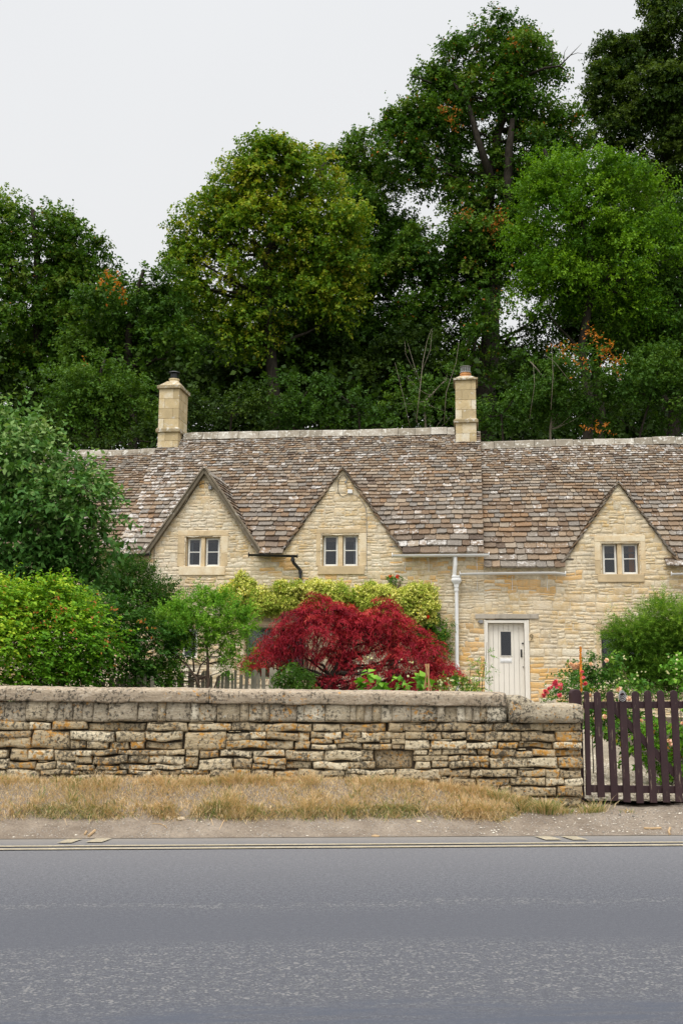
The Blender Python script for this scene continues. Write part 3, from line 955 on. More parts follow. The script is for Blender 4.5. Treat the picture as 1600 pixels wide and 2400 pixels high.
def gutter(parent, pts_px, rad, mat, c=-.22, name='gutter', brackets=0):
    pts = [H.front(px, py, c) for px, py in pts_px]
    mb = MB()
    # half-round trough
    (xa, za), (xb, zb_) = pts[0], pts[-1]
    n = 8; vs = []
    for (x, z) in pts:
        for k in range(n + 1):
            a = math.pi + math.pi * k / n
            vs.append((x, c + rad * math.cos(a), z + rad * math.sin(a) + rad * .3))
        for k in range(n + 1):
            a = math.pi + math.pi * (n - k) / n
            vs.append((x, c + (rad - .006) * math.cos(a), z + (rad - .006) * math.sin(a) + rad * .3))
    m = 2 * (n + 1); fs = []
    for q in range(len(pts) - 1):
        for k in range(m):
            k2 = (k + 1) % m
            fs.append((q * m + k, q * m + k2, (q + 1) * m + k2, (q + 1) * m + k))
    fs += [tuple(range(m)), tuple(range(len(pts) * m - 1, (len(pts) - 1) * m - 1, -1))]
    mb.add(vs, fs)
    for e_ in (0, -1):
        x, z = pts[e_]
        mb.tube([(x - .006, c, z), (x + .006, c, z)], rad * 1.02, 12)
    for k in range(brackets):
        t = (k + .5) / brackets
        x = xa + (xb - xa) * t; z = za + (zb_ - za) * t
        mb.tube([(x, c, z - rad), (x, -.02, z - rad - .10), (x, -.03, z - rad - .30)], .006, 5)
    return mb.build(name, mat, parent, smooth=False)

# ================================================================== the three cottages
random.seed(7)
ZB = .25
def ochre(pxa, pya, pxb, pyb, p):
    xa, zb_ = H.front(pxa, pyb); xb, zt = H.front(pxb, pya); OCHRE.append((xa, xb, zb_, zt, p))
ochre(1128, 1352, 1310, 1398, .55); ochre(905, 1305, 1130, 1345, .6); ochre(600, 1305, 690, 1345, .6); ochre(1070, 1420, 1132, 1640, .5); ochre(1238, 1560, 1310, 1650, .55)
ochre(1290, 1345, 1350, 1375, .5); ochre(640, 1340, 1000, 1372, .25); ochre(450, 1110, 520, 1160, .4)
# ---- middle cottage with two wall gables
mid = rooted('stone_cottage', H)
tag(mid, 'middle cottage with two gabled upstairs windows, golden creeper and white downpipe', 'cottage', 'terraced stone cottages')
rf = Roof((1040, 1298), (1000, 1013))
XM1 = H.front(1133, 1300)[0]
xl0 = H.front(275, 1298, EY)[0]; xlL = H.front(378, 1030, RY)[0]
mb = MB()
g1 = dormer(mb, rf, (482, 1108), (350, 1288), (606, 1293))
g2 = dormer(mb, rf, (803, 1102), (665, 1290), (940, 1292))
def lich_mid(x, t):
    k = .47 + .40 * max(0, 1 - (x - (xl0 + (xlL - xl0) * t / rf.L)) / 2.2) + .16 * sstep(.70 * rf.L, rf.L, t)
    return k + .10 * nz3(x, t, 0, .8)
slates(mb, rf.P, rf.N, rf.L, lambda t: xl0 + (xlL - xl0) * t / rf.L + random.uniform(-.03, .03), lambda t: XM1 + random.uniform(-.01, .01), .245, .092, .295, .125, lich_mid, skip=gable_skip(rf, [g1, g2]))
underlay(mb, rf, xl0 + .12, XM1, xlL + .03, XM1)
mb.add([(xlL, RY, rf.zr - .02), (XM1, RY, rf.zr - .02), (XM1, RY * 2 + .15, rf.ze), (xl0, RY * 2 + .15, rf.ze)], [(0, 1, 2, 3)], .4, .4)
roofo = mb.build('roof', M['slate'], mid)
rs = ridge_stones(roofo, H.front(432, 1025, RY)[0], H.front(1066, 1010, RY)[0], rf.zr); rs.name = 'ridge'
# thick stone verges on the left gable only
vb = MB()
for (xf, zf) in ((g1[4], g1[3]), (g1[5], g1[3])):
    xa, za = g1[0], g1[2] + .05
    d = Vector((xa - xf, 0, za - zf)).normalized(); n = Vector((-d.z, 0, d.x))
    if n.z < 0: n = -n
    a = Vector((xf, 0, zf)) - d * .12 ; b = Vector((xa, 0, za)) + d * .02
    for (s0, s1, yy0, yy1, k) in ((-.055, .020, -.125, .03, .4), (.022, .06, -.145, -.02, .7)):
        vs = []
        for p in (a, b):
            for (s_, y_) in ((s0, yy0), (s0, yy1), (s1, yy1), (s1, yy0)):
                q = p + n * s_; vs.append((q.x, y_, q.z))
        vb.add(vs, [(3, 2, 1, 0), (4, 5, 6, 7), (0, 1, 5, 4), (1, 2, 6, 5), (2, 3, 7, 6), (3, 0, 4, 7)], k)
vb.build('verge_board', M['verge_board'], roofo, bevel=.006)
_, op1 = window(mid, (418, 1244, 533, 1342), [(442, 473), (484, 516)], (1263, 1328), curtains=[(H.front(438, 1300, .25)[0], H.front(453, 1300, .25)[0], 'blind')])
_, op2 = window(mid, (741, 1240, 859, 1340), [(759, 792), (805, 838)], (1257, 1327), curtains=[(H.front(829, 1300, .25)[0], H.front(841, 1300, .25)[0], 'curtain_grey')])
_, op3 = window(mid, (566, 1456, 728, 1600), [(580, 645), (652, 716)], (1472, 1590), frame_mat='sage', bars=False, curtains=[(H.front(577, 1500, .25)[0], H.front(648, 1500, .25)[0], 'sage')])
_, op4 = window(mid, (372, 1456, 478, 1552), [(386, 420), (430, 464)], (1474, 1541))
st, mo = MB(), MB()
XL = H.front(330, 1290)[0] - .55
facade(st, mo, XL, XM1, ZB, H.front(1040, 1297)[1] + .02, [g1, g2], [op1, op2, op3, op4])
w_ = mo.build('wall', M['mortar'], mid)
st.build('stonework', M['rubble'], w_, smooth=True)
body(mid, xl0 + .1, XM1, rf, ZB)
chimney(mid, 374, 421, RY - .42, .84, [1053, 1013, 1004, 911, 898, 887, 879, 864])
gutter(mid, [(262, 1302), (352, 1299)], .06, M['black_iron'])
gb = gutter(mid, [(583, 1300), (697, 1303)], .055, M['black_iron'])
def pipe_px(parent, pts, rad, mat, name='downpipe', sides=10, collars=()):
    mb = MB()
    P3 = []
    for (px, py, c) in pts:
        x, z = H.front(px, py, c); P3.append((x, c, z))
    mb.tube(P3, rad, sides)
    for (px, py, c, rr, hh) in collars:
        x, z = H.front(px, py, c)
        mb.tube([(x, c, z - hh / 2), (x, c, z + hh / 2)], rr, sides)
    return mb.build(name, mat, parent, smooth=False)
pipe_px(mid, [(686, 1304, -.22), (686, 1312, -.22), (688, 1319, -.2), (698, 1330, -.13), (703, 1336, -.10), (704, 1345, -.09), (704, 1560, -.09)], .038, M['black_iron'],
        collars=[(686, 1312, -.22, .052, .05), (704, 1340, -.09, .052, .05)])
gutter(mid, [(919, 1302), (1145, 1300)], .062, M['white_plastic'], brackets=4)
dp = pipe_px(mid, [(1066, 1305, -.20), (1066, 1325, -.18), (1064, 1345, -.14), (1064, 1352, -.13)], .046, M['white_plastic'])
hb = MB()
hx, hz0 = H.front(1069, 1377, -.13); _, hz1 = H.front(1069, 1349, -.13)
def hopper_ring(z, r0): return [(hx - r0, -.13 - r0 * .75, z), (hx + r0, -.13 - r0 * .75, z), (hx + r0, -.13 + r0 * .75, z), (hx - r0, -.13 + r0 * .75, z)]
prof = [(hz1, .105), (hz1 - .04, .105), (hz1 - .045, .095), (hz1 - .09, .105), (hz1 - .10, .12), (hz1 - .13, .11), (hz1 - .20, .06), (hz0 - .0, .05)]
for (za, ra), (zb_, rb_) in zip(prof, prof[1:]):
    hb.frustum(hx - rb_, hx + rb_, -.13 - rb_ * .75, -.13 + rb_ * .75, zb_, hx - ra, hx + ra, -.13 - ra * .75, -.13 + ra * .75, za - .0015)
hb.build('hopper', M['white_plastic'], dp, bevel=.004)
pipe_px(mid, [(1069, 1374, -.12), (1071, 1640, -.12)], .043, M['white_plastic'], collars=[(1069, 1382, -.12, .056, .07), (1071, 1560, -.12, .054, .06)])
# cables and fittings on the gables
def cable(parent, pts, rad=.006, c=-.02, mat='black_iron'):
    mb = MB(); P3 = []
    pts3 = [Vector((*H.front(px, py, c), 0)) for px, py in pts]
    n = 6
    for i in range(len(pts3) - 1):
        p0 = pts3[max(i - 1, 0)]; p1 = pts3[i]; p2 = pts3[i + 1]; p3 = pts3[min(i + 2, len(pts3) - 1)]
        for k in range(n):
            t = k / n
            q = .5 * ((2 * p1) + (p2 - p0) * t + (2 * p0 - 5 * p1 + 4 * p2 - p3) * t * t + (3 * p1 - p0 - 3 * p2 + p3) * t ** 3)
            P3.append((q.x, c, q.y))
    q = pts3[-1]; P3.append((q.x, c, q.y))
    mb.tube(P3, rad, 5)
    return mb.build('cable', M[mat], parent)
cable(mid, [(490, 1142), (486, 1132), (476, 1133), (462, 1140), (452, 1154), (425, 1195), (395, 1230), (367, 1263), (362, 1290), (361, 1325), (355, 1345), (345, 1350)])
cable(mid, [(815, 1125), (806, 1113), (796, 1119), (792, 1135), (793, 1154), (801, 1163), (812, 1160), (817, 1155)])
cable(mid, [(824, 1158), (838, 1162), (850, 1178), (858, 1198), (859, 1260), (859, 1340)], .005, mat='lead')
lb = MB()
x, z = H.front(493, 1144, -.05); lb.box(x - .04, x + .04, -.09, -.015, z - .035, z + .045); lb.tube([(x, -.06, z + .04), (x - .03, -.04, z + .12)], .010, 6)
lb.build('outdoor_lamp', M['lead'], mid, bevel=.006)
lb = MB()
x, z = H.front(820, 1152, -.04); lb.box(x - .055, x + .055, -.055, -.015, z - .045, z + .045)
lb.build('junction_box', M['white_plastic'], mid, bevel=.006)
lb = MB()
x, z = H.front(810, 1131, -.05); lb.tube([(x + .03, -.03, z + .09), (x, -.06, z + .02)], .007, 6); lb.tube([(x - .012, -.07, z - .02), (x + .012, -.07, z + .03)], .022, 8)
lb.build('aerial_bracket', M['lead'], mid)

# ---- right cottage: gable, front door
random.seed(11)
rig = rooted('stone_cottage', H)
tag(rig, 'right hand cottage with cream plank door numbered 9 and one gabled window', 'cottage', 'terraced stone cottages')
rr = Roof((1210, 1330), (1180, 1043))
XR1 = 12.0 - 2.5
mb = MB()
g3 = dormer(mb, rr, (1448, 1136), (1318, 1320), (1590, 1322))
slates(mb, rr.P, rr.N, rr.L, lambda t: XM1 + .02 + random.uniform(-.01, .01), lambda t: XR1, .255, .092, .30, .125, lambda x, t: .42 + .42 * sstep(.62 * rr.L, rr.L, t) + .1 * nz3(x, t, 0, .8), skip=gable_skip(rr, [g3]))
underlay(mb, rr, XM1, XR1, XM1, XR1)
mb.add([(XM1, RY, rr.zr - .02), (XR1, RY, rr.zr - .02), (XR1, RY * 2 + .15, rr.ze), (XM1, RY * 2 + .15, rr.ze)], [(0, 1, 2, 3)], .4, .4)
roofo = mb.build('roof', M['slate'], rig)
ridge_stones(roofo, H.front(1118, 1040, RY)[0], XR1, rr.zr)
x3a, x3b = H.front(1471, 1280, .25)[0], H.front(1482, 1280, .25)[0]
_, op5 = window(rig, (1391, 1256, 1514, 1358), [(1410, 1442), (1455, 1491)], (1277, 1346),
                curtains=[(H.front(1472, 1300, .25)[0], H.front(1484, 1300, .25)[0], 'curtain_orange'), (H.front(1484, 1300, .25)[0], H.front(1494, 1300, .25)[0], 'curtain_grey')])
_, op6 = window(rig, (1395, 1464, 1520, 1600), [(1408, 1452), (1464, 1508)], (1482, 1590), frame_mat='black_iron')
# door
dz1 = H.front(1190, 1461, .12)[1]; dz0 = dz1 - 2.02
dx0 = H.front(1143, 1500, .12)[0]; dx1 = H.front(1227, 1500, .12)[0]
jx0 = H.front(1134, 1500, 0)[0]; jx1 = H.front(1239, 1500, 0)[0]; jz1 = H.front(1190, 1453, 0)[1]
op7 = (jx0 - .005, jx1 + .005, dz0 - .1, jz1 + .02)
st, mo = MB(), MB()
facade(st, mo, XM1, XR1, ZB, H.front(1210, 1327)[1] + .03, [g3], [op5, op6, op7])
w_ = mo.build('wall', M['mortar'], rig)
st.build('stonework', M['rubble'], w_, smooth=True)
body(rig, XM1, XR1, rr, ZB)
chimney(rig, 1066, 1114, RY - .40, .80, [1043, 991, 983, 891, 883, 875, 864, 850], pot='cage')
lint = MB()
a0, lz0 = H.front(1113, 1452, -.02); a1, lz1 = H.front(1261, 1440, -.02)
pts = []
n = 10
for k in range(n + 1): pts.append((a0 + (a1 - a0) * k / n, lz0 + .02 + .008 * nz3(k, 0, 0, .9)))
for k in range(n, -1, -1): pts.append((a0 + (a1 - a0) * k / n, lz1 + .01 + .008 * nz3(k, 5, 0, .9)))
lint.prism_y(pts, -.035, .1)
lint.build('lintel', M['old_oak'], rig, bevel=.006)
dr = MB()
nb = 7; wdt = (dx1 - dx0) / nb
gx0 = H.front(1171, 1500, .12)[0]; gx1 = H.front(1198, 1500, .12)[0]; gz1 = H.front(1185, 1479, .12)[1]; gz0 = H.front(1185, 1538, .12)[1]
for k in range(nb):
    a, b = dx0 + k * wdt + .003, dx0 + (k + 1) * wdt - .003
    if b <= gx0 + .01 or a >= gx1 - .01:
        dr.box(a, b, .12, .16, dz0, dz1)
    else:
        for (p, q) in ((a, min(b, gx0)), (max(a, gx1), b)):
            if q - p > .004: dr.box(p, q, .12, .16, gz0, gz1)
        dr.box(a, b, .12, .16, dz0, gz0 - .0005); dr.box(a, b, .12, .16, gz1 + .0005, dz1)
dr.box(dx0, dx1, .150, .17, dz0, gz0); dr.box(dx0, gx0, .150, .17, gz0, gz1); dr.box(gx1, dx1, .150, .17, gz0, gz1); dr.box(dx0, dx1, .150, .17, gz1, dz1)
for (p, q, r_, s_) in ((gx0 - .0, gx0 + .014, gz0, gz1), (gx1 - .014, gx1, gz0, gz1), (gx0, gx1, gz0, gz0 + .014), (gx0, gx1, gz1 - .014, gz1)):
    dr.box(p, q, .108, .150, r_, s_)
door = dr.build('door', M['cream_paint'], rig, bevel=.004)
dj = MB()
dj.box(jx0, dx0 - .004, -.006, .18, dz0 - .05, jz1); dj.box(dx1 + .004, jx1, -.006, .18, dz0 - .05, jz1); dj.box(dx0 - .004, dx1 + .004, -.006, .18, dz1 + .005, jz1 - .001)
dj.box(jx0 - .0, jx0 + .03, -.022, -.006, dz0 - .05, jz1); dj.box(jx1 - .03, jx1, -.022, -.006, dz0 - .05, jz1)
dj.build('door_frame', M['cream_paint'], door, bevel=.006)
pb = MB(); pb.add([(gx0, .135, gz0), (gx1, .135, gz0), (gx1, .135, gz1), (gx0, .135, gz1)], [(0, 1, 2, 3)])
pb.build('door_glass', M['glass'], door)
pb = MB(); pb.box(dx0, dx1, .9, .92, dz0, dz1); pb.build('hall', M['dark_room'], door)
lp = MB()
lx0, lz = H.front(1171, 1548, .1); lx1, _ = H.front(1199, 1548, .1)
lp.box(lx0, lx1, .108, .121, lz - .045, lz + .045); lp.box(lx0 + .015, lx1 - .015, .100, .110, lz - .022, lz + .022)
lp.build('letter_plate', M['white_plastic'], door, bevel=.004)
hd = MB()
hx_, hz_ = H.front(1221, 1531, .1)
hd.tube([(hx_, .118, hz_ - .085), (hx_, .118, hz_ + .085)], .020, 10); hd.tube([(hx_, .11, hz_ - .06), (hx_, .065, hz_ - .045), (hx_, .06, hz_ + .045), (hx_, .11, hz_ + .06)], .009, 8)
hd.build('door_handle', M['black_iron'], door)
for (px, py, r_) in ((1224, 1508, .020), (1225, 1563, .013)):
    kb_ = MB(); x, z = H.front(px, py, .1); kb_.tube([(x, .121, z), (x, .100, z), (x, .094, z)], [r_, r_, r_ * .6], 14); kb_.build('lock', M['black_iron'], door)
th = MB(); th.box(jx0 - .1, jx1 + .1, -.25, .2, ZB, dz0 - .01); th.build('doorstep', M['dressed'], rig, bevel=.01)
bx = MB(); x0_, z0_ = H.front(1122, 1461, -.04); x1_, z1_ = H.front(1131.5, 1453, -.04)
bx.box(x0_, x1_, -.07, -.012, z0_, z1_); bx.tube([(x0_ - .03, -.04, (z0_ + z1_) / 2), (x0_, -.04, (z0_ + z1_) / 2)], .02, 8)
bx.build('porch_lamp', M['lead'], rig, bevel=.006)
fc = bpy.data.curves.new('house_number', 'FONT'); fc.body = '9'; fc.size = .19; fc.extrude = .004; fc.align_x = 'CENTER'; fc.align_y = 'CENTER'
fo = bpy.data.objects.new('house_number', fc); COL.objects.link(fo); bpy.context.view_layer.update()
fme = bpy.data.meshes.new_from_object(fo); fme.materials.clear(); fme.materials.append(M['brass']); bpy.data.objects.remove(fo)
fo = bpy.data.objects.new('house_number', fme)
x, z = H.front(1244.5, 1494, -.03); fo.location = (x, -.034, z); fo.rotation_euler = (R(90), 0, 0); link(fo, rig)
nb_ = MB(); nb_.box(x - .055, x + .055, -.028, -.005, z - .08, z + .08); nb_.build('number_stone', M['dressed'], rig, bevel=.008)
gutter(rig, [(1077, 1345), (1180, 1343), (1300, 1342), (1324, 1345)], .058, M['white_plastic'], brackets=3)
gutter(rig, [(1572, 1345), (1660, 1343)], .05, M['white_plastic'])

# ---- left cottage, lower ridge, mostly behind the apple tree
random.seed(13)
lef = rooted('stone_cottage', H)
tag(lef, 'left cottage of the terrace, lower grey roof behind the apple tree', 'cottage', 'terraced stone cottages')
rl = Roof((275, 1300), (280, 1062))
X0L = xl0 - 7.5
mb = MB()
slates(mb, rl.P, rl.N, rl.L, lambda t: X0L, lambda t: xl0 + (xlL - xl0) * t / rf.L + .02, .22, .095, .27, .125, lambda x, t: .36 + .3 * sstep(.8 * rl.L, rl.L, t))
underlay(mb, rl, X0L, xl0, X0L, xlL + .3)
mb.add([(X0L, RY, rl.zr - .02), (xlL, RY, rl.zr - .02), (xl0, RY * 2 + .15, rl.ze), (X0L, RY * 2 + .15, rl.ze)], [(0, 1, 2, 3)], .4, .4)
roofo = mb.build('roof', M['slate'], lef)
ridge_stones(roofo, X0L, H.front(366, 1060, RY)[0], rl.zr)
st, mo = MB(), MB()
facade(st, mo, X0L, XL - .01, ZB, rl.ze + .15, [], [], hr=(.10, .18), wr=(.2, .5))
w_ = mo.build('wall', M['mortar'], lef); st.build('stonework', M['rubble'], w_, smooth=True)
body(lef, X0L, xl0 + .1, rl, ZB)

# ================================================================== garden wall
random.seed(21)
gw = rooted('garden_wall', W)
tag(gw, 'low dry stone wall spotted with orange lichen along the verge', 'wall')
WL, WR = -9.0, 0.0
TH = .46
def wall_top(x): return W.front(400, 1617)[1] + (x - W.front(400, 1617)[0]) * -.0085
core = MB(); core.box(WL, WR - .06, .055, TH - .05, -.2, .95, .2)
sb = MB()
hs = [.088, .112, .088, .098, .088, .098, .090, .104, .098, .105]
z = W.front(1250, 1694)[1]
ZC = z
rows = [.085, .175, .19, .17, .20, .19, .15]
def lay(a, b, zb_, zt_, big=1.0):
    sagf = lambda x_, z_: .014 * nz3(x_, z_ * 2, 0, .6, 3)
    x = a
    h = zt_ - zb_
    while x < b - .02:
        w = random.choice((.12, .17, .22, .27, .32, .38)) * random.uniform(.85, 1.2) * big * (.75 + 3.0 * h)
        x1 = min(x + w, b)
        if b - x1 < .09: x1 = b
        gap = random.uniform(.0010, .0038)
        p, q = x + gap * .6, x1 - gap * .6
        rel = random.uniform(.020, .034)
        sk0 = random.uniform(-.010, .010); sk1 = random.uniform(-.010, .010)
        kw = dict(jit=.024, depth=.16, tone=random.random(), edge=random.uniform(.07, .16), rough=.5, yb=.014 * nz3(x, z, 5, 1.5) + random.uniform(-.010, .014))
        if random.random() < .035: kw['yb'] += .05
        dz = random.uniform(0, .009) * (h > .07)
        s0, s1 = sagf(x, zb_), sagf(x, zt_)
        stone(sb, p, q, p + sk0, q + sk1, zb_ + s0 + gap, zt_ + s1 - gap - dz, rel, random.random(), 9, 4 if h > .1 else 3, **kw)
        if dz > .007:                                      # a thin packing sliver
            stone(sb, p + .02, p + (q - p) * .6, p + .02, p + (q - p) * .6, zt_ + s1 - gap - dz + .001, zt_ + s1 - gap * .6, rel * .6, random.random(), 3, 1, jit=.004, depth=.1, tone=.3, edge=.4)
        x = x1
for ri, h in enumerate(rows):
    zt, zbm = z, z - h
    x = WL
    if ri == 0: lay(WL, WR, zbm, zt, 1.25)
    while ri > 0 and x < WR - .02:
        kind_ = random.random()
        nl = 1 if kind_ < .16 else (2 if kind_ < .74 else 3)
        w = random.uniform(.30, .42) if nl == 1 else random.uniform(.3, 1.1)
        x1 = min(x + w, WR)
        if WR - x1 < .2: x1 = WR
        cs = sorted([0, 1] + [(i + random.uniform(-.22, .22)) / nl for i in range(1, nl)])
        for q0, q1 in zip(cs, cs[1:]):
            lay(x, x1 + (random.uniform(-.012, .012) if x1 == WR else 0), zbm + h * q0, zbm + h * q1)
        x = x1
    z = zbm
# right-hand return of the wall, by the gate
z = ZC; ci = 0
while z > -.12:
    h = hs[min(ci, 9)]
    ys_ = [.03, random.uniform(.2, .27), TH]
    for ya, yb_ in zip(ys_, ys_[1:]):
        t0 = len(sb.v)
        stone(sb, ya + .004, yb_ - .004, ya + .004, yb_ - .004, z - h + .006, z - .006, .03, random.random(), 4, 2, edge=.25, jit=.008, depth=.1, tone=random.random())
        for i in range(t0, len(sb.v)):
            vx, vy, vz = sb.v[i]; sb.v[i] = (WR - .005 - .0 - vy - .02, vx, vz)
    z -= h; ci += 1
core_o = core.build('wall_core', M['soil'], gw)
sb.build('stonework', M['drystone'], gw, smooth=True)
# upright course of edge-set stones under the coping, smeared with old mortar
ub = MB()
x = WL
XE = W.front(1184, 1650)[0]
while x < XE - .03:
    w = random.choice((.06, .08, .1, .13, .2, .26)) * random.uniform(.85, 1.15); x1 = min(x + w, XE)
    hollow = random.random() < .14
    zt = wall_top(x) - .118
    stone(ub, x, x1 + .003, x, x1 + .003, ZC + .002, zt - (.012 if hollow else -.004), .012 if hollow else random.uniform(.030, .046), random.random(), 2, 5, .18, .010, .14, random.random(), .5, yb=random.uniform(-.004, .006))
    x = x1
ub.build('upright_course', M['upright'], gw, smooth=True)
# coping: long cemented slabs, rounded on top
cb = MB()
cuts = [WL, W.front(-60, 1630)[0], W.front(18, 1630)[0], W.front(491, 1640)[0], W.front(1183, 1640)[0]]
for a, b in zip(cuts, cuts[1:]):
    n = max(4, int((b - a) / .022)); sec = [(-.040, -.122), (-.060, -.120), (-.064, -.105), (-.066, -.075), (-.065, -.04), (-.062, -.015), (-.050, -.002), (-.01, .006), (.05, .010), (.25, .014), (TH - .05, -.004), (TH + .03, -.03), (TH + .03, -.115)]
    vs = []; m = len(sec)
    for i in range(n + 1):
        xx = a + .003 + (b - a - .006) * i / n
        zt = wall_top(xx)
        for (yy, zz) in sec:
            vs.append((xx, yy + .010 * nz3(xx, yy, zz, 5) + .009 * nz3(xx, yy, zz, 24), zt + zz + (.008 * nz3(xx, 0, 1, 2.3) + .006 * nz3(xx, yy, zz, 20) + (.012 * nz3(xx, 2, 1, 4) if zz < -.1 else 0))))
    fs = [tuple(range(m)), tuple(range((n + 1) * m - 1, n * m - 1, -1))]
    for i in range(n):
        for k in range(m):
            k2 = (k + 1) % m
            fs.append((i * m + k, (i + 1) * m + k, (i + 1) * m + k2, i * m + k2))
    cb.add(vs, fs, random.random())
cb.build('coping', M['coping'], gw, smooth=True)
# end block with its mortar hump
eb = MB()
x0e = W.front(1190, 1650)[0]; xm = W.front(1268, 1650)[0]
zt_end = W.front(1330, 1652)[1]; zt_h = W.front(1215, 1632)[1]; zt_l = W.front(1192, 1637)[1]
n = 40; prof = [(-.060, 0), (-.066, .35), (-.064, .86), (-.045, 1), (.10, 1.02), (TH - .04, 1.0), (TH + .0, .9), (TH, 0)]
vs = []; m = len(prof)
for i in range(n + 1):
    xx = x0e + (WR + .005 - x0e) * i / n
    if xx < xm: top = zt_l + (zt_h - zt_l) * sstep(x0e, x0e + .12, xx) - (zt_h - zt_end) * sstep(x0e + .12, xm, xx)
    else: top = zt_end
    if i == n: top -= .012
    for (yy, k) in prof:
        vs.append((xx, yy + .010 * nz3(xx, yy, k, 6), ZC + .004 + (top - ZC) * k + .008 * nz3(xx, yy, k, 7) * (k > .5)))
fs = [tuple(range(m)), tuple(range((n + 1) * m - 1, n * m - 1, -1))]
for i in range(n):
    for k in range(m):
        k2 = (k + 1) % m
        fs.append((i * m + k, (i + 1) * m + k, (i + 1) * m + k2, i * m + k2))
eb.add(vs, fs, .5)
eb.build('end_block', M['upright'], gw, smooth=True)

# ================================================================== gate and its post
random.seed(31)
gpo = W.front(1338, 1640, .14)
gp = rooted('gate_post', W, gpo[0] + .055, .19)
gp.location.z = .05
tag(gp, 'dark brown wooden gate post tucked behind the wall end', 'post')
mb = MB()
ztp = W.front(1350, 1616, .14)[1] - .05
pr = [(-.055, 0), (.055, 0), (.055, ztp - .035), (.04, ztp - .01), (.015, ztp), (-.015, ztp), (-.04, ztp - .01), (-.055, ztp - .035)]
mb.prism_y([(x - .0 * z, z) for x, z in pr], -.05, .05)
mb.build('post', M['gate'], gp, bevel=.006)
gt = rooted('picket_gate', W, gpo[0] + .12, .06)
tag(gt, 'dark brown picket gate with rounded pale tops beside the wall end', 'gate')
gx = gpo[0] + .12
YG = .06
tops = [(1373, 1620), (1398, 1621), (1427.5, 1620), (1457, 1619.5), (1487, 1619.5), (1515.5, 1618), (1546, 1618), (1577, 1617.5), (1607, 1617), (1637, 1616)]
bots = [(1378, 1862), (1408, 1868), (1439, 1876), (1468, 1880), (1499, 1881), (1530, 1880), (1561, 1881), (1590, 1879), (1621, 1878), (1651, 1877)]
for i, (tp, bt) in enumerate(zip(tops, bots)):
    xt, zt = W.front(*tp, YG); xb, zb_ = W.front(*bt, YG)
    hw = .0365 if i else .026
    pts = []
    dx = (xt - xb)
    def pp(x, z): return (xb - gx + dx * (z - zb_) / (zt - zb_) + x, z)
    pts += [pp(-hw, zb_ + random.uniform(-.008, .004)), pp(hw, zb_ + random.uniform(-.008, .004))]
    pts += [pp(hw * (1 + .03 * random.uniform(-1, 1)), (zb_ + zt) / 2), pp(hw, zt - hw)]
    for k in range(1, 8):
        a = math.pi * k / 8; pts.append(pp(hw * math.cos(a), zt - hw + hw * math.sin(a)))
    pts += [pp(-hw, zt - hw), pp(-hw * (1 + .03 * random.uniform(-1, 1)), (zb_ + zt) / 2)]
    mb = MB(); yo = random.uniform(-.003, .003)
    mb.prism_y(pts, -.011 + yo, .011 + yo, random.random())
    mb.build('picket', M['gate'], gt, bevel=.003)
def rail(name, a, b, hw, y0, y1, clip=True):
    (xa, za), (xb, zb_) = W.front(*a, YG + .03), W.front(*b, YG + .03)
    d = Vector((xb - xa, zb_ - za)).normalized(); n_ = Vector((-d.y, d.x))
    c = [(xa, za), (xb, zb_)]
    pts = [(xa - gx - n_.x * hw, za - n_.y * hw), (xb - gx - n_.x * hw, zb_ - n_.y * hw), (xb - gx + n_.x * hw, zb_ + n_.y * hw), (xa - gx + n_.x * hw, za + n_.y * hw)]
    mb = MB(); mb.prism_y(pts, y0, y1); return mb.build(name, M['gate'], gt, bevel=.003)
rail('rail', (1366, 1653), (1655, 1651), .034, .015, .05)
rail('rail', (1372, 1848), (1668, 1852), .036, .015, .05)
rail('brace', (1430, 1652), (1612, 1848), .034, .0155, .0495)
mb = MB()                                                       # coiled latch ring over the fourth picket
lx, lz = W.front(1457, 1633, YG - .02)
for q in range(4):
    mb.tube([(lx - gx + (.026 + .004 * q) * math.cos(a), -.016 - .003 * q, lz + .035 - .012 * q + (.030 + .004 * q) * math.sin(a)) for a in frange(0, 2 * math.pi, 20)], .0028, 5, cap=False)
mb.build('latch_ring', M['galvanised'], gt)

# ================================================================== weathered paling fence in the garden
random.seed(41)
def paling_fence(label, xpa, xpb, Y, pa, pb):
    P0 = at_depth(xpa, 1600, Y); P1 = at_depth(xpb, 1600, Y)
    L = (P1 - P0).length
    root = empty('paling_fence', (P0.x, P0.y, gz(P0.x, P0.y)), 0)
    tag(root, label, 'fence', 'grey paling fences behind the wall')
    mb = MB(); x = 0
    zg = root.location.z
    while x < L:
        w = random.uniform(.028, .05); f = x / L
        px_ = xpa + (xpb - xpa) * f
        zt = at_depth(px_, pa + (pb - pa) * f + random.uniform(-6, 9), Y).z - zg
        lean = random.uniform(-.03, .03)
        c = random.uniform(.0, .03)
        x0_, x1_ = x, x + w
        pts = [(x0_, 0), (x1_, 0), (x1_ + lean, zt - c), (x0_ + w * random.uniform(.3, .7) + lean, zt), (x0_ + lean, zt - random.uniform(0, .04))]
        yy = random.uniform(-.012, .012)
        mb.prism_y(pts, yy - .008, yy + .008, random.random())
        x += w + random.uniform(.001, .018)
    mb.build('palings', M['paling'], root)
    for zz in (.25, .7): mb = MB(); mb.box(0, L, .02, .05, zz, zz + .06); mb.build('rail', M['paling'], root)
paling_fence('grey weathered paling fence showing below the rose bushes', 225, 365, 12.2, 1588, 1582)
paling_fence('longer grey weathered paling fence between the light green tree and the red maple', 412, 690, 12.8, 1578, 1566)

# ================================================================== foliage tools
def unit(v): return v / np.maximum(np.linalg.norm(v, axis=-1, keepdims=True), 1e-9)
def sphere_dirs(rng, n):
    v = rng.normal(size=(n, 3)); return unit(v)

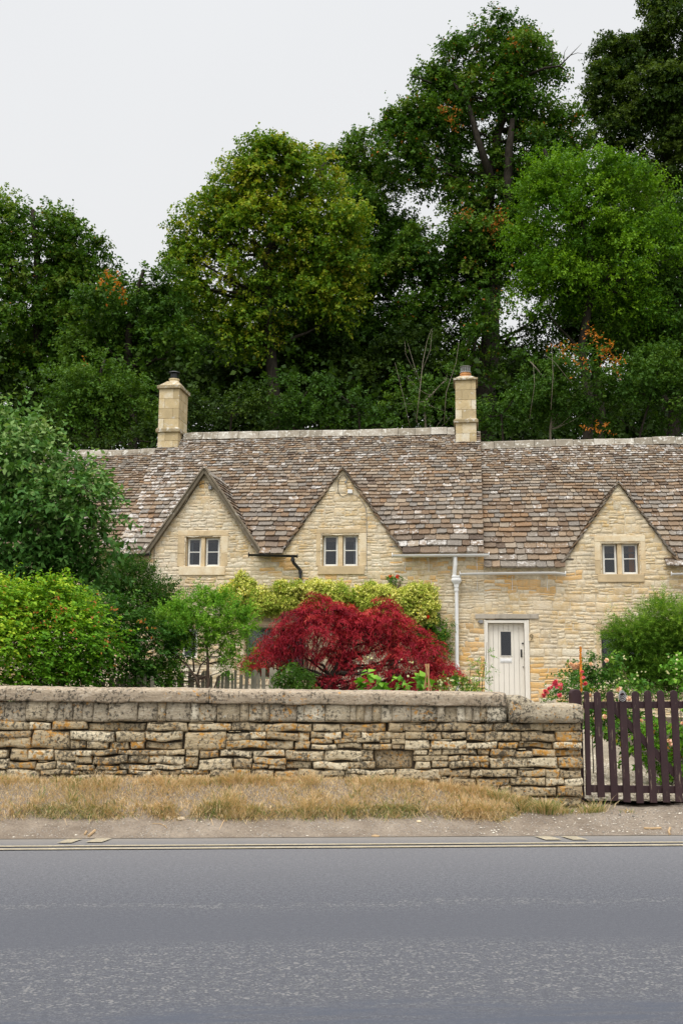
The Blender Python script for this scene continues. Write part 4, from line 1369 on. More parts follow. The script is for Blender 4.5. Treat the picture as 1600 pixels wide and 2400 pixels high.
def leaves_on(rng, org, dr, tlen, k, ll, lw, val, spread=.9, droop=.25, upn=.9, fold=.12, start=.1, pair=False, valj=.35):
    """k leaves along every twig. returns verts, quads, val"""
    n = len(org)
    if n == 0: return np.zeros((0, 3)), np.zeros((0, 4), int), np.zeros(0)
    f = (np.arange(k) + .5) / k * (1 - start) + start
    f = np.tile(f, (n, 1)) + rng.uniform(-.4 / k, .4 / k, (n, k))
    tl = (tlen * rng.uniform(.7, 1.25, n))[:, None]
    p = org[:, None, :] + dr[:, None, :] * (f * tl)[:, :, None]
    p[:, :, 2] -= droop * (f ** 2) * tl
    a = unit(np.cross(dr, np.array([0.3, .2, 1.0]))); b = np.cross(dr, a)
    if pair: ang = np.tile((np.arange(k) % 2) * math.pi, (n, 1)) + rng.uniform(-.5, .5, (n, k))
    else: ang = np.tile(np.arange(k) * 2.4, (n, 1)) + rng.uniform(0, 6.28, (n, 1)) + rng.uniform(-.4, .4, (n, k))
    side = a[:, None, :] * np.cos(ang)[:, :, None] + b[:, None, :] * np.sin(ang)[:, :, None]
    d2 = dr[:, None, :].repeat(k, 1).copy(); d2[:, :, 2] -= 1.6 * droop * f
    ld = unit(d2 * (1 - spread * .6) + side * spread + rng.normal(size=(n, k, 3)) * .22)
    ld[:, :, 2] -= droop * .5
    ld = unit(ld)
    up = np.array([0, -.15, 1.0])
    nr = up * upn + rng.normal(size=(n, k, 3)) * .45
    w = unit(np.cross(ld, nr)); nn = unit(np.cross(w, ld))
    s = rng.uniform(.6, 1.25, (n, k, 1))
    L = ll * s; Wd = lw * s
    v0 = p; v2 = p + ld * L - nn * L * .10
    v1 = p + ld * L * .42 + w * Wd * .5 + nn * Wd * fold; v3 = p + ld * L * .42 - w * Wd * .5 + nn * Wd * fold
    V = np.stack([v0, v1, v2, v3], 2).reshape(-1, 3)
    m = n * k
    Q = np.arange(m * 4).reshape(m, 4)
    vv = np.clip(val[:, None] * (1 - valj) + rng.uniform(0, 1, (n, k)) * valj, 0, .9).reshape(-1)
    return V, Q, vv

class Fol:
    def __init__(s, seed): s.rng = np.random.default_rng(seed); s.V = []; s.Q = []; s.A = []; s.n = 0
    def put(s, t, accent=0.0, acc_val=.97):
        V, Q, a = t
        if len(V) == 0: return
        if accent:
            k = s.rng.random(len(a)) < accent; a = a.copy(); a[k] = acc_val
        s.V.append(V); s.Q.append(Q + s.n); s.A.append(a); s.n += len(V)
    def build(s, name, mat, parent, base):
        V = np.concatenate(s.V) - np.array(base)
        return np_mesh(name, V, np.concatenate(s.Q), np.concatenate(s.A), mat, parent)

DENS, SUBK, CULL = 1.9, 1.6, True
def crown_seeds(rng, blobs, dens, sub=.40, flat=.75, lower=.35, subk=13, clump=.30, yflat=1.0):
    """blobs: (centre, radius). Twig roots and headings on many small boughs over each blob"""
    O, D, T, subs = [], [], [], []
    for c, r in blobs:
        c = np.array(c)
        ns = max(4, int(subk * SUBK * rng.uniform(.85, 1.15) * (1 if r > .8 or DENS > 2 else .4)))
        sd = sphere_dirs(rng, ns)
        sd[:, 2] = np.where(sd[:, 2] < -.3, sd[:, 2] * .6, sd[:, 2])
        rad = rng.uniform(.45, .80, ns) * r
        sc = c + sd * rad[:, None] * np.array([1, yflat, 1])
        sr = r * sub * rng.uniform(.7, 1.25, ns)
        for q in range(ns):
            n = int(rng.poisson(dens * DENS * math.pi * sr[q] ** 2))
            if n < 1: continue
            d = sphere_dirs(rng, n)
            low = d[:, 2] < -.1
            keep = ~low | (rng.random(n) < lower)
            if CULL:
                pts_ = sc[q] + d * sr[q]
                nn_ = np.array([noise.noise(Vector(p_ * (1.15 / r))) + .6 * noise.noise(Vector(p_ * (3.2 / r) + 7)) for p_ in pts_])
                keep &= rng.random(n) < np.clip(.80 + 2.2 * nn_, .10, 1)
            if not keep.any(): continue
            d = d[keep]; n = len(d)
            rr = sr[q] * rng.uniform(.45, 1.05, n) ** .6
            o = sc[q] + d * rr[:, None] * np.array([1, 1, flat])
            outw = unit(o - c)
            hd = unit(d * .7 + outw * .55 + np.array([0, 0, .25]) + rng.normal(size=(n, 3)) * .25)
            O.append(o); D.append(hd)
            T.append(np.clip(np.full(n, rng.normal(.5, clump)) + d[:, 2] * .08, 0, 1))
            subs.append((sc[q], sr[q]))
    return np.concatenate(O), np.concatenate(D), np.concatenate(T), subs

def limbs(mb, root, subs_c, r0, rng, split=.35, sides=7, twigs=None, wob=.06):
    """trunk path list of points then limbs to bough centres"""
    root = [Vector(p) for p in root]
    n = len(root)
    path = []
    for i in range(n - 1):
        for k in range(4):
            t = k / 4; p = root[i].lerp(root[i + 1], t)
            L = (root[i + 1] - root[i]).length
            path.append(p + Vector(rng.normal(size=3)) * L * .015)
    path.append(root[-1])
    m = len(path)
    rad = [r0 * (1 - .75 * i / (m - 1)) * (1.35 if i == 0 else 1) for i in range(m)]
    mb.tube(path, rad, sides + 2)
    for c in subs_c:
        c = Vector(c)
        i0 = max(1, min(m - 2, int(m * rng.uniform(split, .95))))
        best = min(range(max(1, int(m * split)), m), key=lambda i: (path[i] - c).length + .3 * max(0, path[i].z - c.z + .2 * (c - path[i]).length) * 3)
        s = path[best]
        L = (c - s).length
        if L < .05: continue
        mid = s.lerp(c, .5) + Vector((0, 0, -.10 * L)) + Vector(rng.normal(size=3)) * L * wob
        pts = []
        for k in range(7):
            t = k / 6
            p = s * (1 - t) ** 2 + mid * 2 * t * (1 - t) + c * t ** 2
            pts.append(p + Vector(rng.normal(size=3)) * L * .012)
        rr = rad[best] * .42
        mb.tube(pts, [max(rr * (1 - .85 * k / 6), r0 * .03) for k in range(7)], 5)

def plant(name, label, cat, blobs_px, depth, mat, leaf, seed, dens=26, k=9, tlen=.55, base_px=None, group=None, trunk_r=.25, bark='bark',
          ground=None, sub=.40, flat=.75, lower=.35, subk=13, clump=.34, spread=.9, droop=.25, upn=.9, shoots=None, accent=0.0, dz=.35, yflat=1.0,
          trunk=True, n_limbs=26, path=None, pair=False, extra=None, crown_name='crown', trunk_name='trunk', patches=None, split=.35, shape=None, tonefn=None, fringe=0):
    rng = np.random.default_rng(seed)
    blobs = []
    for b in blobs_px:
        Y = depth + (b[3] if len(b) > 3 else 0)
        c = at_depth(b[0], b[1], Y)
        r = b[2] * Y / FPX
        c = (c.x, c.y + (rng.uniform(-dz, dz) * r if len(b) < 4 else 0), c.z)
        if fringe: r *= rng.uniform(.84, 1.14)
        blobs.append((c, r))
    if fringe:
        nb_ = len(blobs)
        for i in range(nb_):
            c, r = blobs[i]
            for q in range(fringe):
                dv = unit(rng.normal(size=3) * np.array([1, .8, 1])); kf = rng.uniform(.85, 1.18)
                blobs.append((tuple(np.array(c) + dv * r * kf), r * rng.uniform(.16, .34)))
    bx = base_px if base_px is not None else blobs_px[0][0]
    B = at_depth(bx, 1500, depth)
    zg = ground if ground is not None else (hill(depth) if depth > 27.5 else gz(B.x, B.y))
    base = Vector((B.x, B.y, zg))
    root = empty(name, base); tag(root, label, cat, group)
    O, D, T, subs = crown_seeds(rng, blobs, dens, sub, flat, lower, subk, clump, yflat)
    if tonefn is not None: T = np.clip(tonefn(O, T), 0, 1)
    F = Fol(seed + 1)
    F.put(leaves_on(F.rng, O, D, tlen, k, leaf[0], leaf[1], T, spread, droop, upn, pair=pair), accent)
    if shoots:
        ns, sl, sk = shoots
        zz = np.array([c[2] + r * .2 for c, r in blobs]).mean()
        top = O[(D[:, 2] > .35)]
        idx = F.rng.choice(len(top), min(ns, len(top)), replace=False)
        so = top[idx]; sdr = unit(np.array([0, 0, 1.0]) + F.rng.normal(size=(len(idx), 3)) * .28)
        F.put(leaves_on(F.rng, so, sdr, sl, sk, leaf[0] * .9, leaf[1] * .9, F.rng.uniform(.6, 1, len(idx)), .8, .05, .5, pair=False))
    if patches:                                     # dead or turned sprays: (px, py, r px, n twigs, value)
        for (px, py, rp, nt_, vv) in patches:
            nt_ = max(4, int(nt_ * .6))
            c = np.array(at_depth(px, py, depth - 1.6)); rr = rp * depth / FPX
            o = c + F.rng.normal(size=(nt_, 3)) * rr * np.array([.45, .3, .5])
            d_ = unit(F.rng.normal(size=(nt_, 3)) + np.array([0, -.4, .1]))
            t = leaves_on(F.rng, o, d_, tlen * .8, max(3, k // 2), leaf[0] * .95, leaf[1] * .8, np.full(nt_, vv), .9, .4, .3)
            t = (t[0], t[1], np.clip(np.where(F.rng.random(len(t[2])) < .35, F.rng.uniform(.5, .9, len(t[2])), np.full(len(t[2]), vv) + F.rng.uniform(-.03, .02, len(t[2]))), 0, 1))
            F.put(t)
    F.build(crown_name, mat, root, base)
    if trunk:
        mb = MB()
        if path is None:
            cs = np.array([c for c, r in blobs]); w = np.array([r for c, r in blobs])
            cc = (cs * w[:, None]).sum(0) / w.sum()
            topi = int(np.argmax(cs[:, 2])); top = cs[topi]
            pth = [base - Vector((0, 0, .3)), Vector((base.x * .8 + cc[0] * .2, base.y * .8 + cc[1] * .2, base.z + (cc[2] - base.z) * .45)), Vector(cc), Vector(top)]
        else:
            pth = [base - Vector((0, 0, .3))] + [at_depth(px, py, depth + dy) for px, py, dy in path]
        pth = [p - base for p in pth]
        sel = [subs[i][0] for i in rng.choice(len(subs), min(n_limbs, len(subs)), replace=False)]
        limbs(mb, pth, [Vector(s) - base for s in sel], trunk_r, rng, split)
        if extra:
            for pts, r_a, r_b in extra:
                P3 = [at_depth(px, py, depth + dy) - base for px, py, dy in pts]
                q = len(P3)
                if bark == 'grey_bark': r_a, r_b = r_a * .5, r_b * .5
                mb.tube(P3, [r_a + (r_b - r_a) * i / (q - 1) for i in range(q)], 6)
        mb.build(trunk_name, M[bark], root, smooth=True)
    return root, F, base

LM = {}
BR = (.36, .13, .035)
LM['sycamore'] = leaf_mat('sycamore_leaves', [(0, (.020, .052, .012)), (.45, (.046, .112, .016)), (.75, (.088, .172, .024)), (.9, (.12, .17, .035)), (.95, (.30, .11, .03)), (1, (.38, .15, .04))])
LM['maple_yellow'] = leaf_mat('turning_leaves', [(0, (.020, .060, .012)), (.35, (.058, .125, .018)), (.6, (.115, .215, .022)), (.85, (.28, .33, .035)), (.92, (.26, .22, .04)), (1, (.30, .20, .04))])
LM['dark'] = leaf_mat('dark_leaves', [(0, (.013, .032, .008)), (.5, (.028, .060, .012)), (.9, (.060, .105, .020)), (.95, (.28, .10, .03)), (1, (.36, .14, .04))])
LM['beech'] = leaf_mat('beech_leaves', [(0, (.014, .036, .010)), (.5, (.032, .064, .013)), (.9, (.095, .145, .03)), (1, (.13, .17, .04))])
LM['bright'] = leaf_mat('fresh_green_leaves', [(0, (.026, .085, .010)), (.5, (.080, .185, .014)), (.9, (.17, .31, .022)), (1, (.16, .30, .03))])
LM['mid'] = leaf_mat('woodland_leaves', [(0, (.020, .056, .012)), (.5, (.042, .102, .016)), (.9, (.088, .165, .026)), (.95, (.36, .12, .025)), (1, (.46, .17, .03))])
LM['apple'] = leaf_mat('apple_leaves', [(0, (.018, .055, .014)), (.4, (.042, .125, .028)), (.68, (.095, .20, .06)), (.9, (.30, .42, .22)), (1, (.5, .14, .03))], .45, .22, .5)
LM['rose'] = leaf_mat('rose_leaves', [(0, (.030, .105, .014)), (.4, (.075, .20, .020)), (.75, (.17, .34, .030)), (.9, (.34, .46, .045)), (.95, (.34, .16, .05)), (1, (.34, .12, .05))], .45)
LM['rose_dark'] = leaf_mat('rose_leaves_dark', [(0, (.018, .062, .014)), (.5, (.040, .115, .022)), (.9, (.10, .20, .04)), (.95, (.30, .12, .04)), (1, (.34, .12, .05))], .45)
LM['box'] = leaf_mat('small_dark_leaves', [(0, (.012, .045, .010)), (.5, (.028, .085, .014)), (.9, (.07, .14, .025)), (1, (.20, .09, .03))])
LM['lime'] = leaf_mat('light_green_leaves', [(0, (.045, .14, .018)), (.5, (.115, .28, .030)), (.9, (.26, .43, .07)), (1, (.30, .36, .05))])
LM['golden'] = leaf_mat('golden_variegated_leaves', [(0, (.10, .22, .03)), (.25, (.30, .40, .08)), (.55, (.62, .64, .20)), (.85, (.84, .82, .46)), (.9, (.74, .58, .08)), (1, (.05, .17, .02))], .45, .2)
LM['red'] = leaf_mat('dark_red_leaves', [(0, (.085, .009, .030)), (.4, (.26, .016, .045)), (.75, (.45, .034, .068)), (.9, (.58, .10, .11)), (1, (.10, .03, .02))], .5, .25)
LM['broad'] = leaf_mat('broad_leaves', [(0, (.05, .15, .02)), (.5, (.10, .26, .035)), (.9, (.20, .38, .06)), (1, (.35, .38, .08))], .45)
LM['feather'] = leaf_mat('feathery_leaves', [(0, (.030, .085, .012)), (.5, (.095, .21, .025)), (.9, (.30, .45, .08)), (1, (.36, .42, .08))])
LM['bed'] = leaf_mat('bed_leaves', [(0, (.025, .08, .015)), (.5, (.06, .17, .03)), (.9, (.16, .28, .05)), (1, (.45, .30, .03))])
LM['brown'] = leaf_mat('dead_leaves', [(0, (.28, .09, .02)), (1, (.50, .19, .05))], .7)
LM['pink'] = leaf_mat('pink_petals', [(0, (.62, .05, .16)), (.6, (.78, .13, .28)), (1, (.85, .32, .44))], .5, .2)
LM['pale_pink'] = leaf_mat('pale_pink_petals', [(0, (.75, .42, .48)), (1, (.86, .68, .70))], .5, .2)
LM['white'] = leaf_mat('white_petals', [(0, (.70, .70, .66)), (1, (.82, .82, .80))], .5, .2)
LM['scarlet'] = leaf_mat('red_petals', [(0, (.55, .02, .02)), (1, (.70, .05, .03))], .5, .2)
LM['straw'] = leaf_mat('dry_and_green_grass', [(0, (.40, .31, .24)), (.3, (.74, .60, .54)), (.5, (.62, .42, .31)), (.62, (.40, .35, .23)), (.72, (.16, .23, .08)), (1, (.09, .20, .06))], .7, .2)

# ================================================================== the wood behind the cottages
G = 'trees of the wood behind the cottages'
SY = (.150, .120)
def tree(label, blobs, depth, mat, seed, dens=24, leaf=SY, **kw):
    kw.setdefault('tlen', .62); kw.setdefault('k', 10); kw.setdefault('trunk_r', .38); kw.setdefault('fringe', 3)
    return plant('tree', label, 'tree', blobs, depth, LM[mat], leaf, seed, dens=dens, group=G, **kw)

tree('tallest tree of the wood, sycamore with bare limb above the right chimney',
     [(1170, 95, 78), (1090, 150, 75), (1235, 145, 68), (1015, 195, 48), (1290, 180, 36), (1040, 265, 85), (1160, 240, 105), (1275, 280, 80), (985, 310, 70),
      (1100, 360, 90), (1235, 400, 95), (945, 385, 70), (1325, 330, 60), (1020, 420, 62), (1170, 470, 78), (1090, 470, 45), (925, 300, 40), (1290, 420, 70),
      (1050, 590, 95), (1165, 620, 90), (980, 640, 85), (1100, 700, 100), (1000, 750, 80), (1210, 560, 60), (1135, 790, 50, -2.5), (1165, 840, 42, -2.5), (1110, 850, 42, -2.5), (1160, 735, 36, -2.5)], 44, 'sycamore', 101, dens=29,
     base_px=1150, trunk_r=.48, shoots=(130, 1.3, 9), accent=.012, n_limbs=60,
     path=[(1145, 820, 0), (1152, 700, 0), (1165, 600, .2), (1140, 500, 0), (1150, 390, 0), (1175, 280, 0), (1185, 130, 0)],
     extra=[([(1172, 560, -.5), (1188, 470, -.8), (1192, 350, -1), (1200, 280, -1)], .30, .12), ([(1150, 420, -1), (1120, 330, -1.2), (1095, 240, -1), (1060, 190, -.6)], .2, .05),
            ([(1240, 175, -1), (1275, 160, -1.6), (1310, 155, -1.6), (1335, 130, -1.6), (1362, 102, -1.6)], .08, .005), ([(1310, 155, -1.6), (1330, 168, -1.6)], .05, .01), ([(1335, 130, -1.6), (1352, 124, -1.6), (1366, 126, -1.6)], .018, .006), ([(1290, 157, -1.6), (1296, 130, -1.6), (1290, 110, -1.6)], .03, .006), ([(1320, 145, -1.6), (1322, 122, -1.6), (1330, 108, -1.6)], .02, .005),
            ([(1010, 195, -1), (985, 185, -1.4), (962, 175, -1.5)], .05, .01)],
     patches=[(1040, 260, 22, 26, .97), (1065, 285, 15, 14, .96), (1207, 105, 14, 18, .97), (1160, 515, 22, 45, .98), (1150, 540, 18, 26, .99), (1090, 500, 15, 20, .96)])
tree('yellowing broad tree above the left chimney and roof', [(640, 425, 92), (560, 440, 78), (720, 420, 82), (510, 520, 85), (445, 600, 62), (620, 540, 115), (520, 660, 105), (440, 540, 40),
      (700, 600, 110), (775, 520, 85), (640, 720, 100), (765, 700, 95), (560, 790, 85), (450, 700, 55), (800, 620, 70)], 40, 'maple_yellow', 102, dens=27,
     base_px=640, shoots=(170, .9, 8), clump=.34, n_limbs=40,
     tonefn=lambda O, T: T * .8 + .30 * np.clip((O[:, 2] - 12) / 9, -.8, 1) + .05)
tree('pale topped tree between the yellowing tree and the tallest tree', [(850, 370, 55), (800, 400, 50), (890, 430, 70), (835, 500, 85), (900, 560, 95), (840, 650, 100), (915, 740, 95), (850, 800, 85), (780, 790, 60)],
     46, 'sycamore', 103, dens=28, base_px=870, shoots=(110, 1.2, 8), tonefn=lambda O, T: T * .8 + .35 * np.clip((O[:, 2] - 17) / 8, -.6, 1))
tree('dark round tree at the left, behind the apple tree', [(20, 545, 75), (115, 560, 80), (185, 600, 62), (60, 640, 95), (165, 700, 85), (235, 610, 40), (255, 640, 30), (50, 760, 100), (160, 800, 80), (-40, 600, 90), (-60, 800, 110), (90, 860, 70)],
     44, 'sycamore', 104, dens=26, base_px=60, shoots=(90, .9, 8), accent=.004)
tree('yellow tipped tree top at the far left', [(-30, 500, 55), (12, 480, 30), (-60, 620, 100)], 52, 'maple_yellow', 105, dens=22, base_px=-30, shoots=(20, .8, 8), tonefn=lambda O, T: T * .6 + .4)
tree('mid green tree with a rusty spray left of the yellowing tree', [(320, 730, 75), (250, 740, 65), (385, 720, 60), (345, 665, 34), (270, 690, 45), (310, 830, 90), (210, 830, 75), (400, 810, 75), (230, 900, 60), (405, 660, 32)],
     38, 'mid', 106, dens=27, base_px=320, shoots=(60, 1.0, 8), trunk_r=.28, patches=[(250, 650, 13, 18, .97), (282, 668, 16, 30, .98), (196, 842, 9, 8, .97)], leaf=(.15, .11))
tree('light green bushy tree left of the left chimney', [(180, 925, 70), (120, 910, 40), (250, 900, 72), (310, 950, 62), (230, 975, 70), (345, 990, 40), (150, 985, 50)], 33, 'mid', 107, dens=34, leaf=(.12, .08), base_px=230, trunk_r=.15,
     tonefn=lambda O, T: T * .7 + .3, shoots=(60, .6, 8))
tree('dark beech at the upper right corner', [(1485, 150, 88), (1420, 210, 62), (1570, 90, 100), (1440, 120, 40), (1545, 260, 120), (1440, 300, 78), (1630, 220, 140), (1480, 390, 80), (1590, 400, 120), (1400, 260, 30), (1660, 520, 140), (1560, 20, 60), (1520, 480, 90)],
     50, 'beech', 108, dens=30, leaf=(.16, .11), base_px=1590, trunk_r=.5, flat=.55, sub=.36, subk=17, droop=.4)
tree('bright fresh green tree on the right', [(1305, 430, 74), (1385, 425, 72), (1470, 430, 72), (1255, 490, 60), (1350, 520, 105), (1465, 530, 100), (1230, 580, 66), (1400, 640, 108), (1535, 450, 52), (1300, 670, 88), (1540, 580, 70), (1240, 660, 45), (1480, 720, 80)],
     36, 'bright', 109, dens=36, leaf=(.115, .08), base_px=1370, shoots=(200, .8, 10), n_limbs=30, trunk_r=.25)
tree('dull green tree at the right edge below the beech', [(1575, 560, 75), (1610, 660, 90), (1530, 700, 85), (1600, 800, 100), (1480, 790, 85), (1650, 500, 70), (1560, 860, 80)], 38, 'mid', 110, dens=30, leaf=(.13, .09), base_px=1580, shoots=(60, .8, 9), n_limbs=24)
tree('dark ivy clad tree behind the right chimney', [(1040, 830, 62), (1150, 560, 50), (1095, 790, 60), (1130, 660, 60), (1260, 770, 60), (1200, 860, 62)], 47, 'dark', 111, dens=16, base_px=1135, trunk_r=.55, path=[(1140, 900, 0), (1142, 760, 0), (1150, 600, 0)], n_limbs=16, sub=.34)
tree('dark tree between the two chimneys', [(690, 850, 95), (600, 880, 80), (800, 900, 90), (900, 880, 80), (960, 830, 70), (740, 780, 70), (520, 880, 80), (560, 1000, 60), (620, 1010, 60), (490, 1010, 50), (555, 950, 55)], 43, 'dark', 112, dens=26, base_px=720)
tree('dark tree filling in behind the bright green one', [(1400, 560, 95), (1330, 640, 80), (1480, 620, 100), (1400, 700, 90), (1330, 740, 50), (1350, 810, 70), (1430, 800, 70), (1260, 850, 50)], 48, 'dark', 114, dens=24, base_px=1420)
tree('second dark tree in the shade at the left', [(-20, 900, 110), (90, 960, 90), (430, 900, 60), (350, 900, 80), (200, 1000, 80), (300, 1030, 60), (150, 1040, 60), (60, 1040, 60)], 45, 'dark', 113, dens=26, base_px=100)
# shrub layer along the foot of the wood
GS = 'shrubs along the foot of the wood'
def shrub(label, blobs, depth, mat, seed, dens=38, leaf=(.11, .075), **kw):
    kw.setdefault('tlen', .42); kw.setdefault('k', 8); kw.setdefault('trunk_r', .07); kw.setdefault('n_limbs', 14)
    return plant('shrub', label, 'shrub', blobs, depth, LM[mat], leaf, seed, dens=dens, group=GS, **kw)
shrub('low dark shrub behind the left ridge', [(210, 1040, 45), (270, 1045, 45), (330, 1040, 42), (150, 1045, 45), (390, 1030, 30)], 32, 'dark', 120)
shrub('dark shrub just right of the left chimney', [(480, 960, 58), (540, 985, 55), (450, 1010, 40), (600, 990, 50), (560, 930, 50), (620, 950, 50)], 32.5, 'dark', 121)
shrub('dark green shrub above the ridge near its middle', [(680, 970, 60), (750, 985, 55), (640, 930, 50), (720, 920, 50)], 33, 'mid', 122, tonefn=lambda O, T: T * .6)
shrub('green shrub above the ridge halfway to the right chimney', [(830, 975, 55), (890, 990, 48), (800, 930, 40)], 32.5, 'mid', 123, tonefn=lambda O, T: T * .7)
shrub('green shrub with bare grey stems left of the right chimney', [(960, 960, 55), (1010, 930, 50), (940, 900, 36), (1030, 985, 48), (1045, 890, 26)], 32, 'mid', 124, bark='grey_bark',
      extra=[([(975, 990, -1), (985, 900, -1.2), (990, 850, -1.2), (1000, 800, -1.2), (1010, 772, -1.2)], .035, .006), ([(985, 900, -1.2), (968, 850, -1.3), (955, 805, -1.3)], .022, .005), ([(988, 870, -1.2), (1008, 820, -1.3), (1012, 770, -1.3)], .02, .004),
             ([(960, 1000, -1), (945, 930, -1.2), (925, 850, -1.3)], .02, .005), ([(1040, 990, -1), (1045, 920, -1.3), (1068, 850, -1.3), (1075, 800, -1.3)], .025, .005), ([(975, 880, -1.2), (950, 830, -1.3), (948, 800, -1.3)], .015, .004)])
shrub('green shrub right of the right chimney', [(1165, 960, 55), (1130, 1000, 40), (1210, 930, 50), (1190, 1000, 48)], 32, 'mid', 125, tonefn=lambda O, T: T * .8)
shrub('leafy shrub with copper dead sprays behind the right roof', [(1290, 900, 62), (1350, 870, 62), (1260, 960, 58), (1330, 965, 60), (1240, 850, 30)], 33, 'mid', 126, dens=42,
      patches=[(1330, 818, 22, 32, .97), (1390, 780, 18, 30, .98), (1420, 822, 24, 60, .99), (1440, 855, 16, 26, .98), (1360, 850, 14, 14, .97), (1310, 810, 10, 10, .97)], shoots=(40, .7, 7), bark='grey_bark',
      extra=[([(1290, 960, -1.4), (1295, 880, -1.6), (1292, 815, -1.6)], .03, .006), ([(1240, 980, -1.4), (1252, 900, -1.6), (1248, 850, -1.6)], .025, .006), ([(1340, 900, -1.4), (1300, 850, -1.6), (1275, 830, -1.6)], .02, .005)])
shrub('broad green shrub behind the roof by its right end', [(1440, 930, 66), (1500, 900, 66), (1560, 950, 66), (1480, 985, 50), (1610, 900, 60), (1400, 990, 40), (1550, 850, 60), (1620, 990, 50)], 33, 'mid', 127, dens=42, shoots=(50, .7, 7), tonefn=lambda O, T: T * .8 + .15)
shrub('small copper brown dead spray standing over the right ridge', [(1405, 1005, 15), (1385, 1012, 11), (1430, 1012, 9)], 31.2, 'brown', 128, dens=36, leaf=(.10, .07), trunk_r=.02, n_limbs=8)

# a deep mass of foliage closes the wood
def wood_mass():
    rng = np.random.default_rng(200); blobs = []
    for i in range(130):
        px = rng.uniform(-500, 2100); Y = rng.uniform(50, 64)
        py = rng.uniform(700, 1020)
        if 1110 < px < 1290 or 830 < px < 900: py = rng.uniform(860, 1020)
        c = at_depth(px, py, Y); blobs.append(((c.x, c.y, c.z), rng.uniform(55, 90) * Y / FPX))
    O, D, T, subs = crown_seeds(rng, blobs, 7, .42, .8, .7, 10)
    F = Fol(201); F.put(leaves_on(F.rng, O, D, .9, 8, .30, .24, T, .9, .2, .8))
    F.put(leaves_on(F.rng, np.stack([F.rng.uniform(-40, 40, 9000), F.rng.uniform(36, 48, 9000), F.rng.uniform(4, 13.5, 9000)], 1), sphere_dirs(F.rng, 9000), .9, 7, .26, .20, F.rng.uniform(0, .7, 9000), .9, .2, .8))
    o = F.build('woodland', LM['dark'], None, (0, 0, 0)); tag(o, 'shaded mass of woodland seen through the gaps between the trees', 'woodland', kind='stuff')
wood_mass()

# ================================================================== garden plants
DENS, SUBK, CULL = 3.2, 1.4, True
def flowers(root, base, pts, size, mat, seed, petals=9, name='flower'):
    """each blossom is its own small head of petals"""
    rng = np.random.default_rng(seed)
    for p in pts:
        F = Fol(int(rng.integers(1e6)))
        n = petals
        d = sphere_dirs(F.rng, n); d[:, 1] -= .5; d = unit(d)
        o = np.tile(np.array(p), (n, 1))
        s = size * F.rng.uniform(.8, 1.2)
        w = unit(np.cross(d, F.rng.normal(size=(n, 3)))); u = np.cross(w, d)
        V = np.stack([o - w * s * .1, o + d * s * .35 + w * s * .45 - u * s * .2, o + d * s * .55 + u * s * .15, o + d * s * .35 - w * s * .45 - u * s * .2], 1)
        V = V + (d * s * .05)[:, None, :]
        F.put((V.reshape(-1, 3), np.arange(4 * n).reshape(n, 4), F.rng.uniform(0, 1, n)))
        F.build(name, LM[mat], root, base)
def stem_to(mb, base, p, rng, r=.003):
    q = Vector(p) - Vector(base); a = Vector((q.x * .75, q.y * .75, 0)); m = a.lerp(q, .5) + Vector((rng.uniform(-.03, .03), 0, .04))
    mb.tube([a, m, q], [r, r, r * .7], 4, cap=False)

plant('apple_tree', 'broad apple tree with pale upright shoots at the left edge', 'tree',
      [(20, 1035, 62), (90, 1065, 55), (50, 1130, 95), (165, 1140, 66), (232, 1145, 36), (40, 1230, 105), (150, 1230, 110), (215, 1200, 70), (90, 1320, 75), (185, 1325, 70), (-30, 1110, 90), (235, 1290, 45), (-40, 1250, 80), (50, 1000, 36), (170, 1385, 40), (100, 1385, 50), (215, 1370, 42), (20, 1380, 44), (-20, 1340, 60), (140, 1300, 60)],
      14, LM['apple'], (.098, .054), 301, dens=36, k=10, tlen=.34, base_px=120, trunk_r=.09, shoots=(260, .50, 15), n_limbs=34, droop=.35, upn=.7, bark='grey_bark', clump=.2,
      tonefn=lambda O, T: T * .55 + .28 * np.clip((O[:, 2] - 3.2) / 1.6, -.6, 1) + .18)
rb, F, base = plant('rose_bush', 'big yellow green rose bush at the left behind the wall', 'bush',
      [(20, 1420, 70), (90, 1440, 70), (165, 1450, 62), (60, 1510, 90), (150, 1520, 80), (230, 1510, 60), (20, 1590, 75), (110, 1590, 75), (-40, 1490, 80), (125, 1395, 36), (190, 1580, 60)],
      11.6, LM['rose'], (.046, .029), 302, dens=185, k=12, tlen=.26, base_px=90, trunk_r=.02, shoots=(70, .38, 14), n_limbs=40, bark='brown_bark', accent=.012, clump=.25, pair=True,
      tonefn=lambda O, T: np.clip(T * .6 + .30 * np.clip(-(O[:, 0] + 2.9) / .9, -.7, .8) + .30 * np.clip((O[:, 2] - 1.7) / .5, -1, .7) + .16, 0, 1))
flowers(rb, base, [at_depth(219, 1495, 11.2)], .045, 'pink', 1)
rb, F, base = plant('rose_bush', 'darker rose bush with brown spent heads, right of the yellow green one', 'bush',
      [(240, 1450, 55), (300, 1460, 55), (345, 1500, 55), (270, 1530, 66), (340, 1560, 52), (220, 1590, 52), (300, 1600, 50), (370, 1590, 30), (385, 1530, 30)],
      12.4, LM['rose_dark'], (.042, .025), 303, dens=200, k=12, tlen=.24, base_px=290, trunk_r=.02, shoots=(50, .35, 12), n_limbs=34, bark='brown_bark', pair=True, clump=.25,
      patches=[(230, 1410, 9, 8, .98), (255, 1430, 7, 6, .97), (165, 1435, 6, 5, .98), (268, 1480, 8, 8, .97), (345, 1460, 7, 6, .97), (130, 1400, 6, 6, .97), (90, 1455, 6, 5, .97)])
flowers(rb, base, [at_depth(214, 1560, 11.9), at_depth(222, 1578, 11.9), at_depth(186, 1588, 11.9)], .035, 'pale_pink', 2)
